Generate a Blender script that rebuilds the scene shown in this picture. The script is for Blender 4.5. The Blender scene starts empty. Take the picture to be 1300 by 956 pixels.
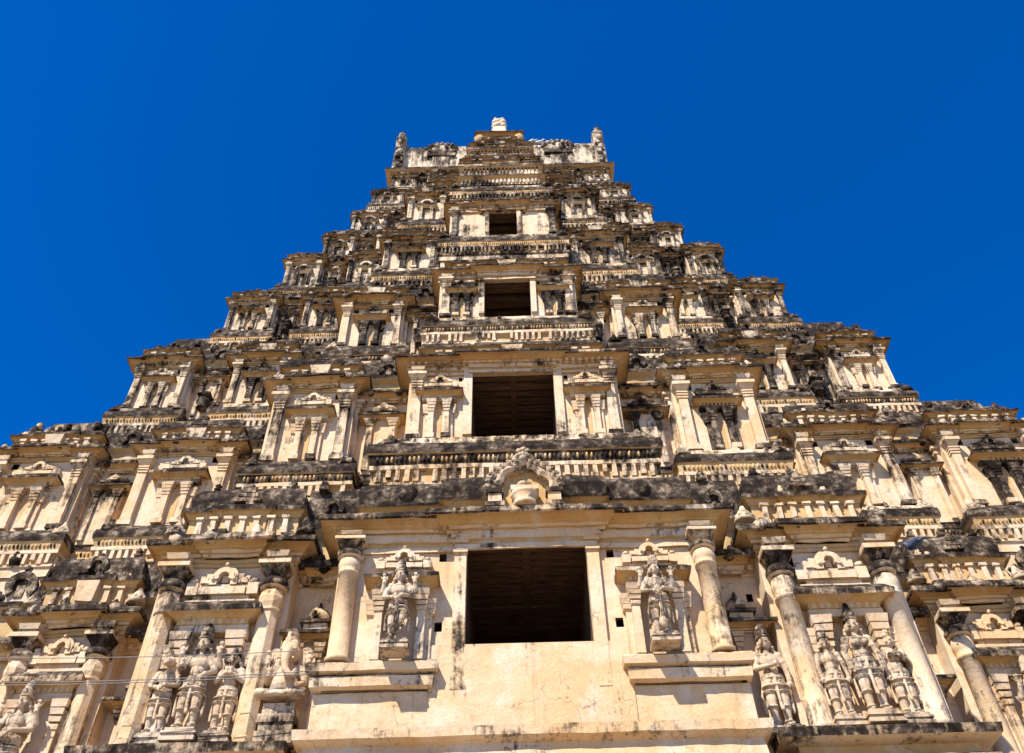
import bpy, math, random
from mathutils import Vector, Matrix, noise as mnoise
R = math.radians
scene = bpy.context.scene
COL = scene.collection
EYE = 1.6
# ------------------------------------------------------------------ materials
def N(nt, t, **kw):
    n = nt.nodes.new(t)
    for k, v in kw.items(): setattr(n, k, v)
    return n
def ramp(nt, src, stops):
    r = N(nt, 'ShaderNodeValToRGB'); e = r.color_ramp.elements
    while len(e) < len(stops): e.new(0.5)
    for el, (p, c) in zip(e, stops):
        el.position = p; el.color = (c[0], c[1], c[2], 1) if isinstance(c, tuple) else (c, c, c, 1)
    nt.links.new(src, r.inputs[0]); return r.outputs[0]
def math_(nt, op, a, b=None, c=None, clamp=False):
    m = N(nt, 'ShaderNodeMath', operation=op, use_clamp=clamp)
    for i, v in enumerate((a, b, c)):
        if v is None: continue
        if hasattr(v, 'is_output'): nt.links.new(v, m.inputs[i])
        else: m.inputs[i].default_value = v
    return m.outputs[0]
def mix(nt, f, a, b, mode='MIX'):
    m = N(nt, 'ShaderNodeMix', data_type='RGBA', blend_type=mode)
    for s, v in ((m.inputs[0], f), (m.inputs[6], a), (m.inputs[7], b)):
        if hasattr(v, 'is_output'): nt.links.new(v, s)
        elif isinstance(v, tuple): s.default_value = (v[0], v[1], v[2], 1)
        else: s.default_value = v
    return m.outputs[2]
def noise_(nt, vec, scale, detail=6, rough=0.6, dist=0.0):
    n = N(nt, 'ShaderNodeTexNoise'); n.inputs['Scale'].default_value = scale
    n.inputs['Detail'].default_value = detail; n.inputs['Roughness'].default_value = rough
    n.inputs['Distortion'].default_value = dist
    nt.links.new(vec, n.inputs['Vector']); return n.outputs['Fac']
def vscale(nt, vec, s):
    m = N(nt, 'ShaderNodeVectorMath', operation='MULTIPLY'); nt.links.new(vec, m.inputs[0])
    m.inputs[1].default_value = s; return m.outputs[0]
_mats = {}
def plaster(wear, tone=0):
    """aged lime plaster; wear = how far black mould covers it; tone 0 cream wall, 1 ochre paint with eave shade and bounced light in its colour, 2 grey carved stucco"""
    key = (round(wear, 2), tone)
    if key in _mats: return _mats[key]
    m = bpy.data.materials.new('aged_plaster'); m.use_nodes = True; nt = m.node_tree; nt.nodes.clear()
    out = N(nt, 'ShaderNodeOutputMaterial'); b = N(nt, 'ShaderNodeBsdfPrincipled')
    nt.links.new(b.outputs[0], out.inputs[0]); b.inputs['Roughness'].default_value = 0.92
    b.inputs['Specular IOR Level'].default_value = 0.15
    g = N(nt, 'ShaderNodeNewGeometry'); P = g.outputs['Position']
    sx = N(nt, 'ShaderNodeSeparateXYZ'); nt.links.new(P, sx.inputs[0])
    sn = N(nt, 'ShaderNodeSeparateXYZ'); nt.links.new(g.outputs['Normal'], sn.inputs[0])
    big = noise_(nt, P, 0.55, 5, 0.6, 0.6)
    med = noise_(nt, P, 3.1, 7, 0.65)
    fine = noise_(nt, P, 17.0, 5, 0.7)
    # paint: cream, peach patches, higher storeys washed paler
    if tone == 0:   c = ramp(nt, big, [(0.30, (0.68, 0.55, 0.405)), (0.47, (0.67, 0.49, 0.315)), (0.62, (0.63, 0.41, 0.21))])
    elif tone == 1: c = ramp(nt, big, [(0.35, (0.58, 0.40, 0.19)), (0.65, (0.50, 0.29, 0.11))])  # ochre deepened: soffit shade and warm bounce painted into the colour
    else:           c = ramp(nt, big, [(0.35, (0.60, 0.475, 0.345)), (0.65, (0.55, 0.385, 0.235))])
    hi = math_(nt, 'MULTIPLY_ADD', sx.outputs[2], 1/26.0, -18.0/26.0, clamp=True)
    pale = (0.68, 0.565, 0.42) if tone != 1 else (0.50, 0.28, 0.11)
    c = mix(nt, math_(nt, 'MULTIPLY', hi, 0.75 if tone != 1 else 0.5), c, pale)
    # blotches where top coat has gone
    c = mix(nt, ramp(nt, med, [(0.54, 0.0), (0.66, 0.5)]), c, (0.48, 0.31, 0.16))
    c = mix(nt, ramp(nt, noise_(nt, vscale(nt, P, (1, 1, .6)), 1.7, 8, 0.7), [(0.52, 0.0), (0.68, 0.45)]), c, (0.68, 0.63, 0.54))
    # rain streaks and hairline cracks
    drip = noise_(nt, vscale(nt, P, (6.5, 6.5, 0.22)), 1.0, 5, 0.65, 0.15)
    c = mix(nt, math_(nt, 'MULTIPLY', ramp(nt, drip, [(0.55, 0.0), (0.70, 0.55)]), ramp(nt, big, [(0.40, 0.2), (0.60, 1.0)])), c, (0.30, 0.21, 0.13))
    vo = N(nt, 'ShaderNodeTexVoronoi', feature='DISTANCE_TO_EDGE'); vo.inputs['Scale'].default_value = 0.8
    wv = N(nt, 'ShaderNodeVectorMath', operation='MULTIPLY_ADD'); nzc = N(nt, 'ShaderNodeTexNoise'); nzc.inputs['Scale'].default_value = 2.5; nt.links.new(P, nzc.inputs['Vector'])
    nt.links.new(nzc.outputs['Color'], wv.inputs[0]); wv.inputs[1].default_value = (.7, .7, .7); nt.links.new(P, wv.inputs[2]); nt.links.new(wv.outputs[0], vo.inputs['Vector'])
    ck = math_(nt, 'MULTIPLY', ramp(nt, vo.outputs['Distance'], [(0.003, 0.55), (0.010, 0.0)]), ramp(nt, noise_(nt, P, 1.1, 3), [(0.50, 0.0), (0.58, 1.0)]))
    c = mix(nt, ck, c, (0.10, 0.065, 0.04))
    # fine grime
    c = mix(nt, ramp(nt, fine, [(0.33, 0.26), (0.55, 0.0)]), c, (0.33, 0.24, 0.16))
    # mould: upward faces, streaks, patches
    up = math_(nt, 'MAXIMUM', sn.outputs[2], 0.0)
    mp = noise_(nt, P, 0.62, 9, 0.70, 0.3)
    st = noise_(nt, vscale(nt, P, (4.2, 4.2, 0.30)), 1.0, 6, 0.72, 0.2)
    mf = noise_(nt, P, 6.0, 6, 0.75)
    s = math_(nt, 'MULTIPLY_ADD', up, 0.30, wear - 1.55)
    s = math_(nt, 'MULTIPLY_ADD', mp, 1.45, s)
    s = math_(nt, 'MULTIPLY_ADD', st, 1.00, s)
    s = math_(nt, 'MULTIPLY_ADD', mf, 0.60, s)
    s = math_(nt, 'MULTIPLY_ADD', hi, 0.08, s)
    mask = ramp(nt, s, [(0.06, 0.0), (0.16, 0.55), (0.30, 1.0)])
    mc = ramp(nt, math_(nt, 'MULTIPLY_ADD', mp, -.35, math_(nt, 'ADD', noise_(nt, P, 3.2, 9, 0.72), .175)), [(0.37, (0.010, 0.006, 0.004)), (0.48, (0.030, 0.020, 0.014)), (0.57, (0.105, 0.076, 0.053)), (0.68, (0.36, 0.28, 0.20))])
    c = mix(nt, mask, c, mc)
    nt.links.new(c, b.inputs['Base Color'])
    bp = N(nt, 'ShaderNodeBump'); bp.inputs['Strength'].default_value = 0.55; bp.inputs['Distance'].default_value = 0.05
    h = math_(nt, 'MULTIPLY_ADD', fine, 0.4, med)
    h = math_(nt, 'MULTIPLY_ADD', mask, -0.25, h)
    nt.links.new(h, bp.inputs['Height']); nt.links.new(bp.outputs[0], b.inputs['Normal'])
    _mats[key] = m; return m
def simple(name, c1, c2, scale=3.0, rough=0.8, bump=0.3, stretch=(1, 1, 1)):
    if name in _mats: return _mats[name]
    m = bpy.data.materials.new(name); m.use_nodes = True; nt = m.node_tree
    b = nt.nodes['Principled BSDF']; b.inputs['Roughness'].default_value = rough
    g = N(nt, 'ShaderNodeNewGeometry'); f = noise_(nt, vscale(nt, g.outputs['Position'], stretch), scale, 8, 0.65)
    nt.links.new(ramp(nt, f, [(0.35, c1), (0.65, c2)]), b.inputs['Base Color'])
    bp = N(nt, 'ShaderNodeBump'); bp.inputs['Strength'].default_value = bump; bp.inputs['Distance'].default_value = 0.05
    nt.links.new(f, bp.inputs['Height']); nt.links.new(bp.outputs[0], b.inputs['Normal'])
    _mats[name] = m; return m
WALL, TRIM, LEDGE, BLACK, OCHRE, STUCCO = 0, 1, 2, 3, 4, 5
def palette(extra=0.0):
    return [plaster(-0.12 + extra), plaster(0.00 + extra), plaster(0.34 + extra), plaster(0.56 + extra * .5), plaster(-0.16 + extra * .8, 1), plaster(0.10 + extra, 2)]
WOOD = simple('dark_timber', (0.04, 0.020, 0.010), (0.15, 0.078, 0.040), 2.0, 0.85, 0.5, (1, 6, 6))
GRANITE = simple('granite', (0.24, 0.20, 0.16), (0.36, 0.31, 0.25), 2.5, 0.85, 0.5)
SAND = simple('sandy_ground', (0.25, 0.19, 0.12), (0.33, 0.26, 0.18), 0.4, 0.95, 0.3)
CABLE = simple('cable_sheath', (0.10, 0.10, 0.10), (0.22, 0.22, 0.21), 5.0, 0.5, 0.0)
BIRDM = simple('grey_feathers', (0.30, 0.31, 0.33), (0.60, 0.60, 0.60), 9.0, 0.7, 0.1)
BIRDD = simple('slate_feathers', (0.03, 0.05, 0.10), (0.07, 0.11, 0.20), 9.0, 0.6, 0.1)
BEAK = simple('beak', (0.10, 0.08, 0.05), (0.16, 0.12, 0.08), 9.0, 0.5, 0.0)
# ------------------------------------------------------------------ mesh builder
class M:
    def __init__(s): s.v = []; s.f = []; s.m = []; s.sm = []
    def face(s, idx, mat=0, smooth=False): s.f.append(tuple(idx)); s.m.append(mat); s.sm.append(smooth)
    def box(s, x0, x1, y0, y1, z0, z1, mat=0, top=None):
        b = len(s.v)
        s.v += [(x0,y0,z0),(x1,y0,z0),(x1,y1,z0),(x0,y1,z0),(x0,y0,z1),(x1,y0,z1),(x1,y1,z1),(x0,y1,z1)]
        for q in ((0,1,5,4),(1,2,6,5),(2,3,7,6),(3,0,4,7),(3,2,1,0)): s.face([b+i for i in q], mat)
        s.face([b+4,b+5,b+6,b+7], mat if top is None else top)
    def taper(s, cx, cy, z0, z1, w0, d0, w1, d1, mat=0, top=None):
        b = len(s.v)
        for z, w, d in ((z0, w0, d0), (z1, w1, d1)):
            s.v += [(cx-w/2,cy-d/2,z),(cx+w/2,cy-d/2,z),(cx+w/2,cy+d/2,z),(cx-w/2,cy+d/2,z)]
        for q in ((0,1,5,4),(1,2,6,5),(2,3,7,6),(3,0,4,7),(3,2,1,0)): s.face([b+i for i in q], mat)
        s.face([b+4,b+5,b+6,b+7], mat if top is None else top)
    def sweep(s, plan, prof, seg=0.35):
        """plan: open polyline left->right, outside = -y of a left->right run; prof: (out, z, mat)"""
        pts = [plan[0]]
        for a, c in zip(plan[:-1], plan[1:]):
            L = math.hypot(c[0]-a[0], c[1]-a[1]); n = max(1, int(L/seg+.5))
            for k in range(1, n+1): pts.append((a[0]+(c[0]-a[0])*k/n, a[1]+(c[1]-a[1])*k/n))
        nrm = []
        for i in range(len(pts)):
            ds = []
            if i > 0: ds.append((pts[i][0]-pts[i-1][0], pts[i][1]-pts[i-1][1]))
            if i < len(pts)-1: ds.append((pts[i+1][0]-pts[i][0], pts[i+1][1]-pts[i][1]))
            ns = []
            for d in ds:
                L = math.hypot(*d) or 1; ns.append((d[1]/L, -d[0]/L))
            if len(ns) == 1: nrm.append(ns[0])
            else:
                dot = ns[0][0]*ns[1][0]+ns[0][1]*ns[1][1]; k = 1/(1+dot) if dot > -0.9 else 1
                nrm.append(((ns[0][0]+ns[1][0])*k, (ns[0][1]+ns[1][1])*k))
        b = len(s.v); n = len(pts)
        for (o, z, mt) in prof:
            for p, q in zip(pts, nrm): s.v.append((p[0]+q[0]*o, p[1]+q[1]*o, z))
        for j in range(len(prof)-1):
            for i in range(n-1):
                a = b+j*n+i; s.face((a, a+1, a+n+1, a+n), prof[j][2])
    def lathe(s, cx, cy, prof, n=10, mat=0, sx=1, sy=1, a0=0.0, smooth=True):
        b = len(s.v)
        for (r, z) in prof:
            for k in range(n):
                a = a0+2*math.pi*k/n; s.v.append((cx+r*sx*math.cos(a), cy+r*sy*math.sin(a), z))
        for j in range(len(prof)-1):
            mt = mat[j] if isinstance(mat, (list, tuple)) else mat
            for k in range(n):
                s.face((b+j*n+k, b+j*n+(k+1) % n, b+(j+1)*n+(k+1) % n, b+(j+1)*n+k), mt, smooth)
        mt = mat[-1] if isinstance(mat, (list, tuple)) else mat
        s.face([b+(len(prof)-1)*n+k for k in range(n)], mt); s.face([b+k for k in range(n)][::-1], mat[0] if isinstance(mat, (list, tuple)) else mat)
    def ball(s, c, r, n=8, mat=0):
        b = len(s.v); r = r if isinstance(r, tuple) else (r, r, r); h = max(4, n//2+1)
        for j in range(h+1):
            t = math.pi*j/h
            for k in range(n):
                a = 2*math.pi*k/n
                s.v.append((c[0]+r[0]*math.sin(t)*math.cos(a), c[1]+r[1]*math.sin(t)*math.sin(a), c[2]+r[2]*math.cos(t)))
        for j in range(h):
            for k in range(n): s.face((b+j*n+k, b+(j+1)*n+k, b+(j+1)*n+(k+1) % n, b+j*n+(k+1) % n), mat, True)
    def cap(s, p, q, r0, r1, n=10, mat=0):
        """tapered capsule"""
        p = Vector(p); q = Vector(q); ax = q-p; L = ax.length
        if L < 1e-6: s.ball(p, r0, n, mat); return
        ax /= L; u = ax.orthogonal().normalized(); w = ax.cross(u)
        rows = [(-r0*.98, r0*.05), (-r0*.7, r0*.7), (0, r0), (L*.33, r0+(r1-r0)*.33), (L*.66, r0+(r1-r0)*.66), (L, r1), (L+r1*.7, r1*.7), (L+r1*.98, r1*.05)]
        b = len(s.v)
        for (t, r) in rows:
            for k in range(n):
                a = 2*math.pi*k/n; s.v.append(tuple(p+ax*t+(u*math.cos(a)+w*math.sin(a))*r))
        for j in range(len(rows)-1):
            for k in range(n): s.face((b+j*n+k, b+j*n+(k+1) % n, b+(j+1)*n+(k+1) % n, b+(j+1)*n+k), mat, True)
        s.face([b+k for k in range(n)][::-1], mat); s.face([b+(len(rows)-1)*n+k for k in range(n)], mat)
    def ring(s, c, R0, r, n=14, m=6, mat=0, sx=1, sy=1, tilt=0):
        """horizontal torus"""
        b = len(s.v)
        for i in range(n):
            a = 2*math.pi*i/n
            for j in range(m):
                t = 2*math.pi*j/m; rr = R0+r*math.cos(t)
                x = rr*sx*math.cos(a); y = rr*sy*math.sin(a); z = r*math.sin(t)+x*tilt*0
                s.v.append((c[0]+x, c[1]+y, c[2]+z+tilt*y))
        for i in range(n):
            for j in range(m):
                s.face((b+i*m+j, b+((i+1) % n)*m+j, b+((i+1) % n)*m+(j+1) % m, b+i*m+(j+1) % m), mat, True)
    def horseshoe(s, cx, cz, r, th, y0, y1, mat=0, a0=-50, a1=230, n=14, back=None, lobes=0):
        """arch in the XZ plane, front y0, back y1, thickness th"""
        b = len(s.v)
        for i in range(n+1):
            a = R(a0+(a1-a0)*i/n); k = 1+(0.10*abs(math.sin(lobes*(a-R(a0))/2)) if lobes else 0)
            for (rr, y) in ((r*k, y0), (r+th, y0), (r+th, y1), (r*k, y1)):
                s.v.append((cx+rr*math.cos(a), y, cz+rr*math.sin(a)))
        for i in range(n):
            for j in range(4): s.face((b+i*4+j, b+(i+1)*4+j, b+(i+1)*4+(j+1) % 4, b+i*4+(j+1) % 4), mat)
        s.face([b, b+1, b+2, b+3], mat); s.face([b+n*4+j for j in (3, 2, 1, 0)], mat)
        if back is not None:
            c = len(s.v); s.v.append((cx, y1-.01, cz))
            for i in range(n): s.face((c, b+i*4+3, b+(i+1)*4+3), back)
    def holed(s, x0, x1, z0, z1, y, holes, mat=0, seg=1.2):
        """wall sheet at y with rectangular pockets (hx0,hx1,hz0,hz1,depth,mat)"""
        xs = {x0, x1}; zs = {z0, z1}
        for h in holes: xs |= {h[0], h[1]}; zs |= {h[2], h[3]}
        def dens(a):
            a = sorted(a); r = [a[0]]
            for p, q in zip(a[:-1], a[1:]):
                n = max(1, int((q-p)/seg+.5)); r += [p+(q-p)*k/n for k in range(1, n+1)]
            return r
        xs = dens(xs); zs = dens(zs); b = len(s.v); nx = len(xs)
        for z in zs:
            for x in xs: s.v.append((x, y, z))
        for j in range(len(zs)-1):
            for i in range(nx-1):
                mx = (xs[i]+xs[i+1])/2; mz = (zs[j]+zs[j+1])/2
                if any(h[0] < mx < h[1] and h[2] < mz < h[3] for h in holes): continue
                a = b+j*nx+i; s.face((a, a+1, a+nx+1, a+nx), mat)
        for (a0, a1, c0, c1, d, mt) in holes:
            k = len(s.v)
            s.v += [(a0,y,c0),(a1,y,c0),(a1,y,c1),(a0,y,c1),(a0,y+d,c0),(a1,y+d,c0),(a1,y+d,c1),(a0,y+d,c1)]
            for q in ((0,4,5,1),(1,5,6,2),(2,6,7,3),(3,7,4,0)): s.face([k+i for i in q], mt)
            s.face([k+4,k+7,k+6,k+5], mt)
    def rough(s, amp, freq=2.2, seed=0.0, amp2=0.0):
        o = Vector((seed*3.7, seed*1.3, seed*2.9)); nv = []
        for p in s.v:
            P_ = Vector(p)
            d = mnoise.noise_vector(P_*freq+o)*amp
            if amp2: d += mnoise.noise_vector(P_*freq*5+o)*amp2
            nv.append(tuple(P_+d))
        s.v = nv
WO = {}
_seed = [0]
def obj(name, m, parent=None, mats=None, origin=None, amp=0.022, amp2=0.012, top=None):
    """link a mesh as one object; coordinates arrive in world metres above the eye level"""
    _seed[0] += 1
    if amp: m.rough(amp, 1.9, _seed[0]*.37, amp2)
    if origin is None:
        n = len(m.v); origin = (sum(p[0] for p in m.v)/n, sum(p[1] for p in m.v)/n, min(p[2] for p in m.v))
    origin = Vector(origin)
    me = bpy.data.meshes.new(name)
    me.from_pydata([(p[0]-origin.x, p[1]-origin.y, p[2]-origin.z) for p in m.v], [], m.f)
    if mats is None:
        e = vr.choice((-.08, -.05, -.02, 0, .04, .10 if _T[0] else .06))+_R[0] if name in ('pilaster', 'niche', 'frieze', 'small_shrine', 'pavilion') else _R[0]
        if name == 'pavilion': e *= .5
        if name == 'recessed_wall': e = 0 if _T[0] < 3 else .08
        mats = palette(XT[_T[0]] + e)
    for mt in mats: me.materials.append(mt)
    me.polygons.foreach_set('material_index', m.m); me.polygons.foreach_set('use_smooth', m.sm); me.update()
    o = bpy.data.objects.new(name, me); COL.objects.link(o)
    W = origin+Vector((0, 0, EYE)) if top is None else origin
    WO[o.name] = W
    if parent: o.parent = parent; o.location = W-WO[parent.name]
    else: o.location = W
    return o
def empty(name, loc):
    o = bpy.data.objects.new(name, None); COL.objects.link(o); o.location = loc; WO[o.name] = Vector(loc); o.empty_display_size = 0.5
    return o
def tag(o, label, cat, group=None, kind=None):
    if label: o['label'] = label
    if cat: o['category'] = cat
    if group: o['group'] = group
    if kind: o['kind'] = kind
    return o
PAL = palette(0); _T = [0]; _R = [0]; vr = random.Random(3); XT = [0.0, .03, .12, .19, .20, .20, .20, .20, .20]
rnd = random.Random(7)
# ------------------------------------------------------------------ ornaments
def kapota(a, b, z):
    """overhanging curved eave; a reach, b height, root at z"""
    P_ = [(0,0,OCHRE),(.10,0,TRIM),(.10,.09,OCHRE),(.24,.10,TRIM),(.26,.20,OCHRE),(.42,.22,OCHRE),(.44,.28,OCHRE),(.66,.36,OCHRE),(.88,.36,OCHRE),
          (.97,.28,LEDGE),(1.04,.33,LEDGE),(1.02,.50,BLACK),(.90,.57,BLACK),(.66,.63,BLACK),(.40,.68,BLACK),(.10,.72,BLACK),(-.9,.74,BLACK)]
    return [(p[0]*a, z+p[1]*b, p[2]) for p in P_]
def eave_plan(x0, x1, y, depth, bump=0.0, bw=0.42):
    c = (x0+x1)/2; h = (x1-x0)/2*bw
    if bump: return [(x0, y+depth), (x0, y), (c-h, y), (c-h, y-bump), (c+h, y-bump), (c+h, y), (x1, y), (x1, y+depth)]
    return [(x0, y+depth), (x0, y), (x1, y), (x1, y+depth)]
def brackets(m, x0, x1, y, z, a, b, pitch, mat=TRIM):
    n = max(3, int((x1-x0)/pitch)); w = (x1-x0)/n
    for i in range(n):
        if rnd.random() < .05: continue
        x = x0+(i+.5)*w; m.box(x-w*.24, x+w*.24, y-.40*a, y-.10*a, z+.08*b, z+.24*b, mat)
def nasi_row(m, x0, x1, y, z, s, n, mat=LEDGE):
    for i in range(n):
        x = x0+(x1-x0)*(i+.5)/n+rnd.uniform(-.03, .03); k = s*rnd.uniform(.8, 1.2)
        if rnd.random() < .12: continue
        m.ball((x, y, z), (k*.55, k*.35, k*.5), 8, mat)
def debris(m, x0, x1, y, z, s, dens=2.2, dy=.12):
    n = max(2, int((x1-x0)*dens/max(s, .5)))
    for i in range(n):
        if rnd.random() < .28: continue
        x = x0+(x1-x0)*(i+rnd.uniform(.2, .8))/n; yy = y+rnd.uniform(-dy, dy); k = s*rnd.uniform(.5, 1.25); q = rnd.random(); mt = rnd.choice((LEDGE, BLACK, LEDGE, TRIM))
        if q < .35: m.taper(x, yy, z-.06, z+.20*k, .26*k, .2*k, .16*k*rnd.uniform(.6, 1.4), .14*k, mt)
        elif q < .6: m.ball((x, yy, z+.04*k), (.15*k, .12*k, .15*k), 7, mt)
        elif q < .8: m.lathe(x, yy, [(.10*k, z-.04), (.13*k, z+.08*k), (.06*k, z+.13*k), (.10*k, z+.19*k), (.02*k, z+.30*k)], 7, mt)
        else:
            m.box(x-.14*k, x+.14*k, yy-.09*k, yy+.09*k, z-.05, z+.10*k, mt); m.box(x-.09*k, x+.09*k, yy-.07*k, yy+.09*k, z+.10*k, z+.18*k, mt)
def frieze(x0, x1, y, z0, z1, depth=1.5, pitch=0.22, proj=0.28, side=True, beads=True):
    """base band of a storey: plain band, dentils, plain band, bead row under a dark ledge"""
    m = M(); h = z1-z0; pl = [(x0, y+depth), (x0, y), (x1, y), (x1, y+depth)]; BK = rnd.choice((OCHRE, OCHRE, LEDGE))
    m.sweep(pl, [(0.02, z0, WALL), (0.02, z0+.20*h, TRIM), (.08, z0+.22*h, TRIM), (.08, z0+.27*h, WALL), (0.0, z0+.27*h, OCHRE), (0.0, z0+.50*h, TRIM),
                 (.13, z0+.51*h, TRIM), (.13, z0+.59*h, OCHRE), (.09, z0+.61*h, BK), (proj*.8, z0+.78*h, OCHRE), (proj, z0+.79*h, BLACK), (proj*1.08, z0+.88*h, BLACK),
                 (proj*.9, z0+1.0*h, BLACK), (-.1, z0+1.03*h, BLACK)])
    n = max(3, int((x1-x0)/pitch)); w = (x1-x0)/n
    for i in range(n):
        x = x0+(i+.5)*w+rnd.uniform(-.06, .06)*w; g = rnd.uniform(.75, 1.2)
        if rnd.random() > .08: m.taper(x, y-.055, z0+.27*h+(rnd.uniform(0, .10)*h if rnd.random() < .2 else 0), z0+.50*h, w*.52*g, .13, w*.46, .15, TRIM)
        if beads:
            for q in (-.25, .25):
                m.ball((x+q*w, y-proj*.60, z0+.695*h), (w*.16, .07, h*.060), 6, LEDGE if rnd.random() < .4 else OCHRE)
    if side:
        for sx, sg in ((x0, -1), (x1, 1)):
            ns = max(2, int(depth/pitch))
            for i in range(ns):
                yy = y+(i+.5)*depth/ns
                m.box(sx-.1 if sg < 0 else sx, sx if sg < 0 else sx+.1, yy-pitch*.25, yy+pitch*.25, z0+.27*h, z0+.50*h, TRIM)
    return m
def pilaster(cx, y, z0, z1, w, dep=0.16, tall=False):
    """flat pilaster: base, shaft, rings, flared capital, abacus, bracket"""
    m = M(); h = z1-z0; k = w
    m.box(cx-.72*k, cx+.72*k, y-dep*1.35, y+.05, z0, z0+.055*h, rnd.choice((TRIM, LEDGE))); m.box(cx-.60*k, cx+.60*k, y-dep*1.2, y+.05, z0+.055*h, z0+.085*h, TRIM)
    zs = z0+.70*h
    m.taper(cx, y-dep/2+.02, z0+.085*h, zs, k, dep+.04, k*.94, dep+.04, TRIM)
    for (f0, f1, e) in ((.0, .02, 1.12), (.035, .055, 1.18), (.07, .09, 1.22)):
        m.box(cx-e*k/2, cx+e*k/2, y-dep*e*1.05, y+.05, zs+f0*h, zs+f1*h, TRIM)
    m.taper(cx, y-dep/2+.02, zs+.01*h, zs+.10*h, k*.98, dep, k*1.02, dep, TRIM)
    m.taper(cx, y-dep*.6, zs+.10*h, zs+.155*h, k*1.05, dep*1.2, k*1.75, dep*2.2, TRIM)
    m.box(cx-.95*k, cx+.95*k, y-dep*1.95, y+.05, zs+.156*h, zs+.195*h, TRIM, LEDGE)
    m.taper(cx, y-dep*.55, zs+.196*h, zs+.25*h, k*.95, dep*1.25, k*1.05, dep*1.5, TRIM)
    m.taper(cx, y-dep*.6, zs+.25*h, zs+.30*h, k*1.3, dep*1.6, k*1.5, dep*2.0, TRIM)
    return m
def round_column(cx, y, z0, z1, r, octa=False):
    """engaged shaft with pot capital, mushroom ring and wide dark abacus"""
    m = M(); h = z1-z0; n = 8 if octa else 14; a0 = math.pi/8 if octa else 0
    cy = y-r*.55
    m.lathe(cx, cy, [(r*1.15, z0), (r*1.15, z0+.03*h), (r*1.0, z0+.04*h), (r*.92, z0+.66*h), (r*1.08, z0+.665*h), (r*1.08, z0+.68*h), (r*.9, z0+.685*h),
                     (r*1.06, z0+.71*h), (r*1.14, z0+.74*h), (r*1.02, z0+.775*h), (r*.82, z0+.79*h)], n, [TRIM]*12, a0=a0, smooth=not octa)
    m.lathe(cx, cy, [(r*.82, z0+.79*h), (r*1.25, z0+.80*h), (r*1.35, z0+.82*h), (r*1.2, z0+.845*h), (r*.9, z0+.852*h)], 12, [TRIM, LEDGE, LEDGE, LEDGE, LEDGE])
    m.lathe(cx, cy, [(r*.9, z0+.85*h), (r*1.5, z0+.885*h), (r*1.95, z0+.912*h)], 4, LEDGE, a0=math.pi/4, smooth=False)
    m.box(cx-r*1.5, cx+r*1.5, cy-r*1.5, y+.05, z0+.912*h, z0+.935*h, TRIM, BLACK)
    m.taper(cx, y-r*.5, z0+.936*h, z0+.97*h, r*1.3, r*1.4, r*1.5, r*1.7, TRIM); m.taper(cx, y-r*.6, z0+.97*h, z0+1.0*h, r*1.9, r*1.9, r*2.2, r*2.3, TRIM)
    return m
def crown(m, cx, y, z, w, h, dep, mt=TRIM):
    """stepped block with horseshoe window on top of a niche"""
    m.box(cx-w*.50, cx+w*.50, y-dep*.7, y+.03, z, z+.13*h, mt); m.box(cx-w*.40, cx+w*.40, y-dep*.55, y+.03, z+.13*h, z+.24*h, mt)
    m.box(cx-w*.52, cx-w*.36, y-dep*.8, y+.03, z+.24*h, z+.50*h, mt, LEDGE); m.box(cx+w*.36, cx+w*.52, y-dep*.8, y+.03, z+.24*h, z+.50*h, mt, LEDGE)
    m.box(cx-w*.34, cx+w*.34, y-dep*.9, y+.03, z+.24*h, z+.40*h, mt); m.box(cx-w*.46, cx+w*.46, y-dep*.65, y+.03, z+.40*h, z+.48*h, mt)
    r = w*.075; m.horseshoe(cx, z+.62*h, r, w*.075, y-dep*1.05, y+.03, mt, -25, 205, 9); m.horseshoe(cx, z+.62*h, r+w*.07, w*.055, y-dep*.75, y+.03, mt, -10, 190, 10)
    for q in (-1, 1):
        m.box(cx+q*w*.235-w*.04, cx+q*w*.235+w*.04, y-dep*.7, y+.03, z+.48*h, z+.72*h, mt); m.box(cx+q*w*.33-w*.03, cx+q*w*.33+w*.03, y-dep*.6, y+.03, z+.5*h, z+.68*h, mt); m.ball((cx+q*w*.15, y-dep*.9, z+.56*h), (w*.035, dep*.3, h*.06), 6, mt)
    m.ball((cx, y-dep*.8, z+.62*h+r+w*.13), (w*.04, dep*.3, h*.06), 6, mt)
    m.box(cx-w*.20, cx-w*.10, y-dep*.95, y+.03, z+.44*h, z+.64*h, mt); m.box(cx+w*.10, cx+w*.20, y-dep*.95, y+.03, z+.44*h, z+.64*h, mt)
    m.box(cx-w*.05, cx+w*.05, y-dep*.5, y+.03, z+.48*h, z+.70*h, mt); m.box(cx-w*.11, cx+w*.11, y-dep*.6, y+.03, z+.44*h, z+.52*h, LEDGE)
    for sg in (-1, 1):
        m.box(cx+sg*w*.29-w*.05, cx+sg*w*.29+w*.05, y-dep*.8, y+.03, z+.50*h, z+.62*h, mt); m.ball((cx+sg*w*.44, y-dep*.6, z+.56*h), (w*.07, dep*.3, h*.07), 6, mt)
    m.box(cx-w*.24, cx-w*.15, y-dep*.85, y+.03, z+.48*h, z+.56*h, mt); m.box(cx+w*.15, cx+w*.24, y-dep*.85, y+.03, z+.48*h, z+.56*h, mt)
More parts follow.
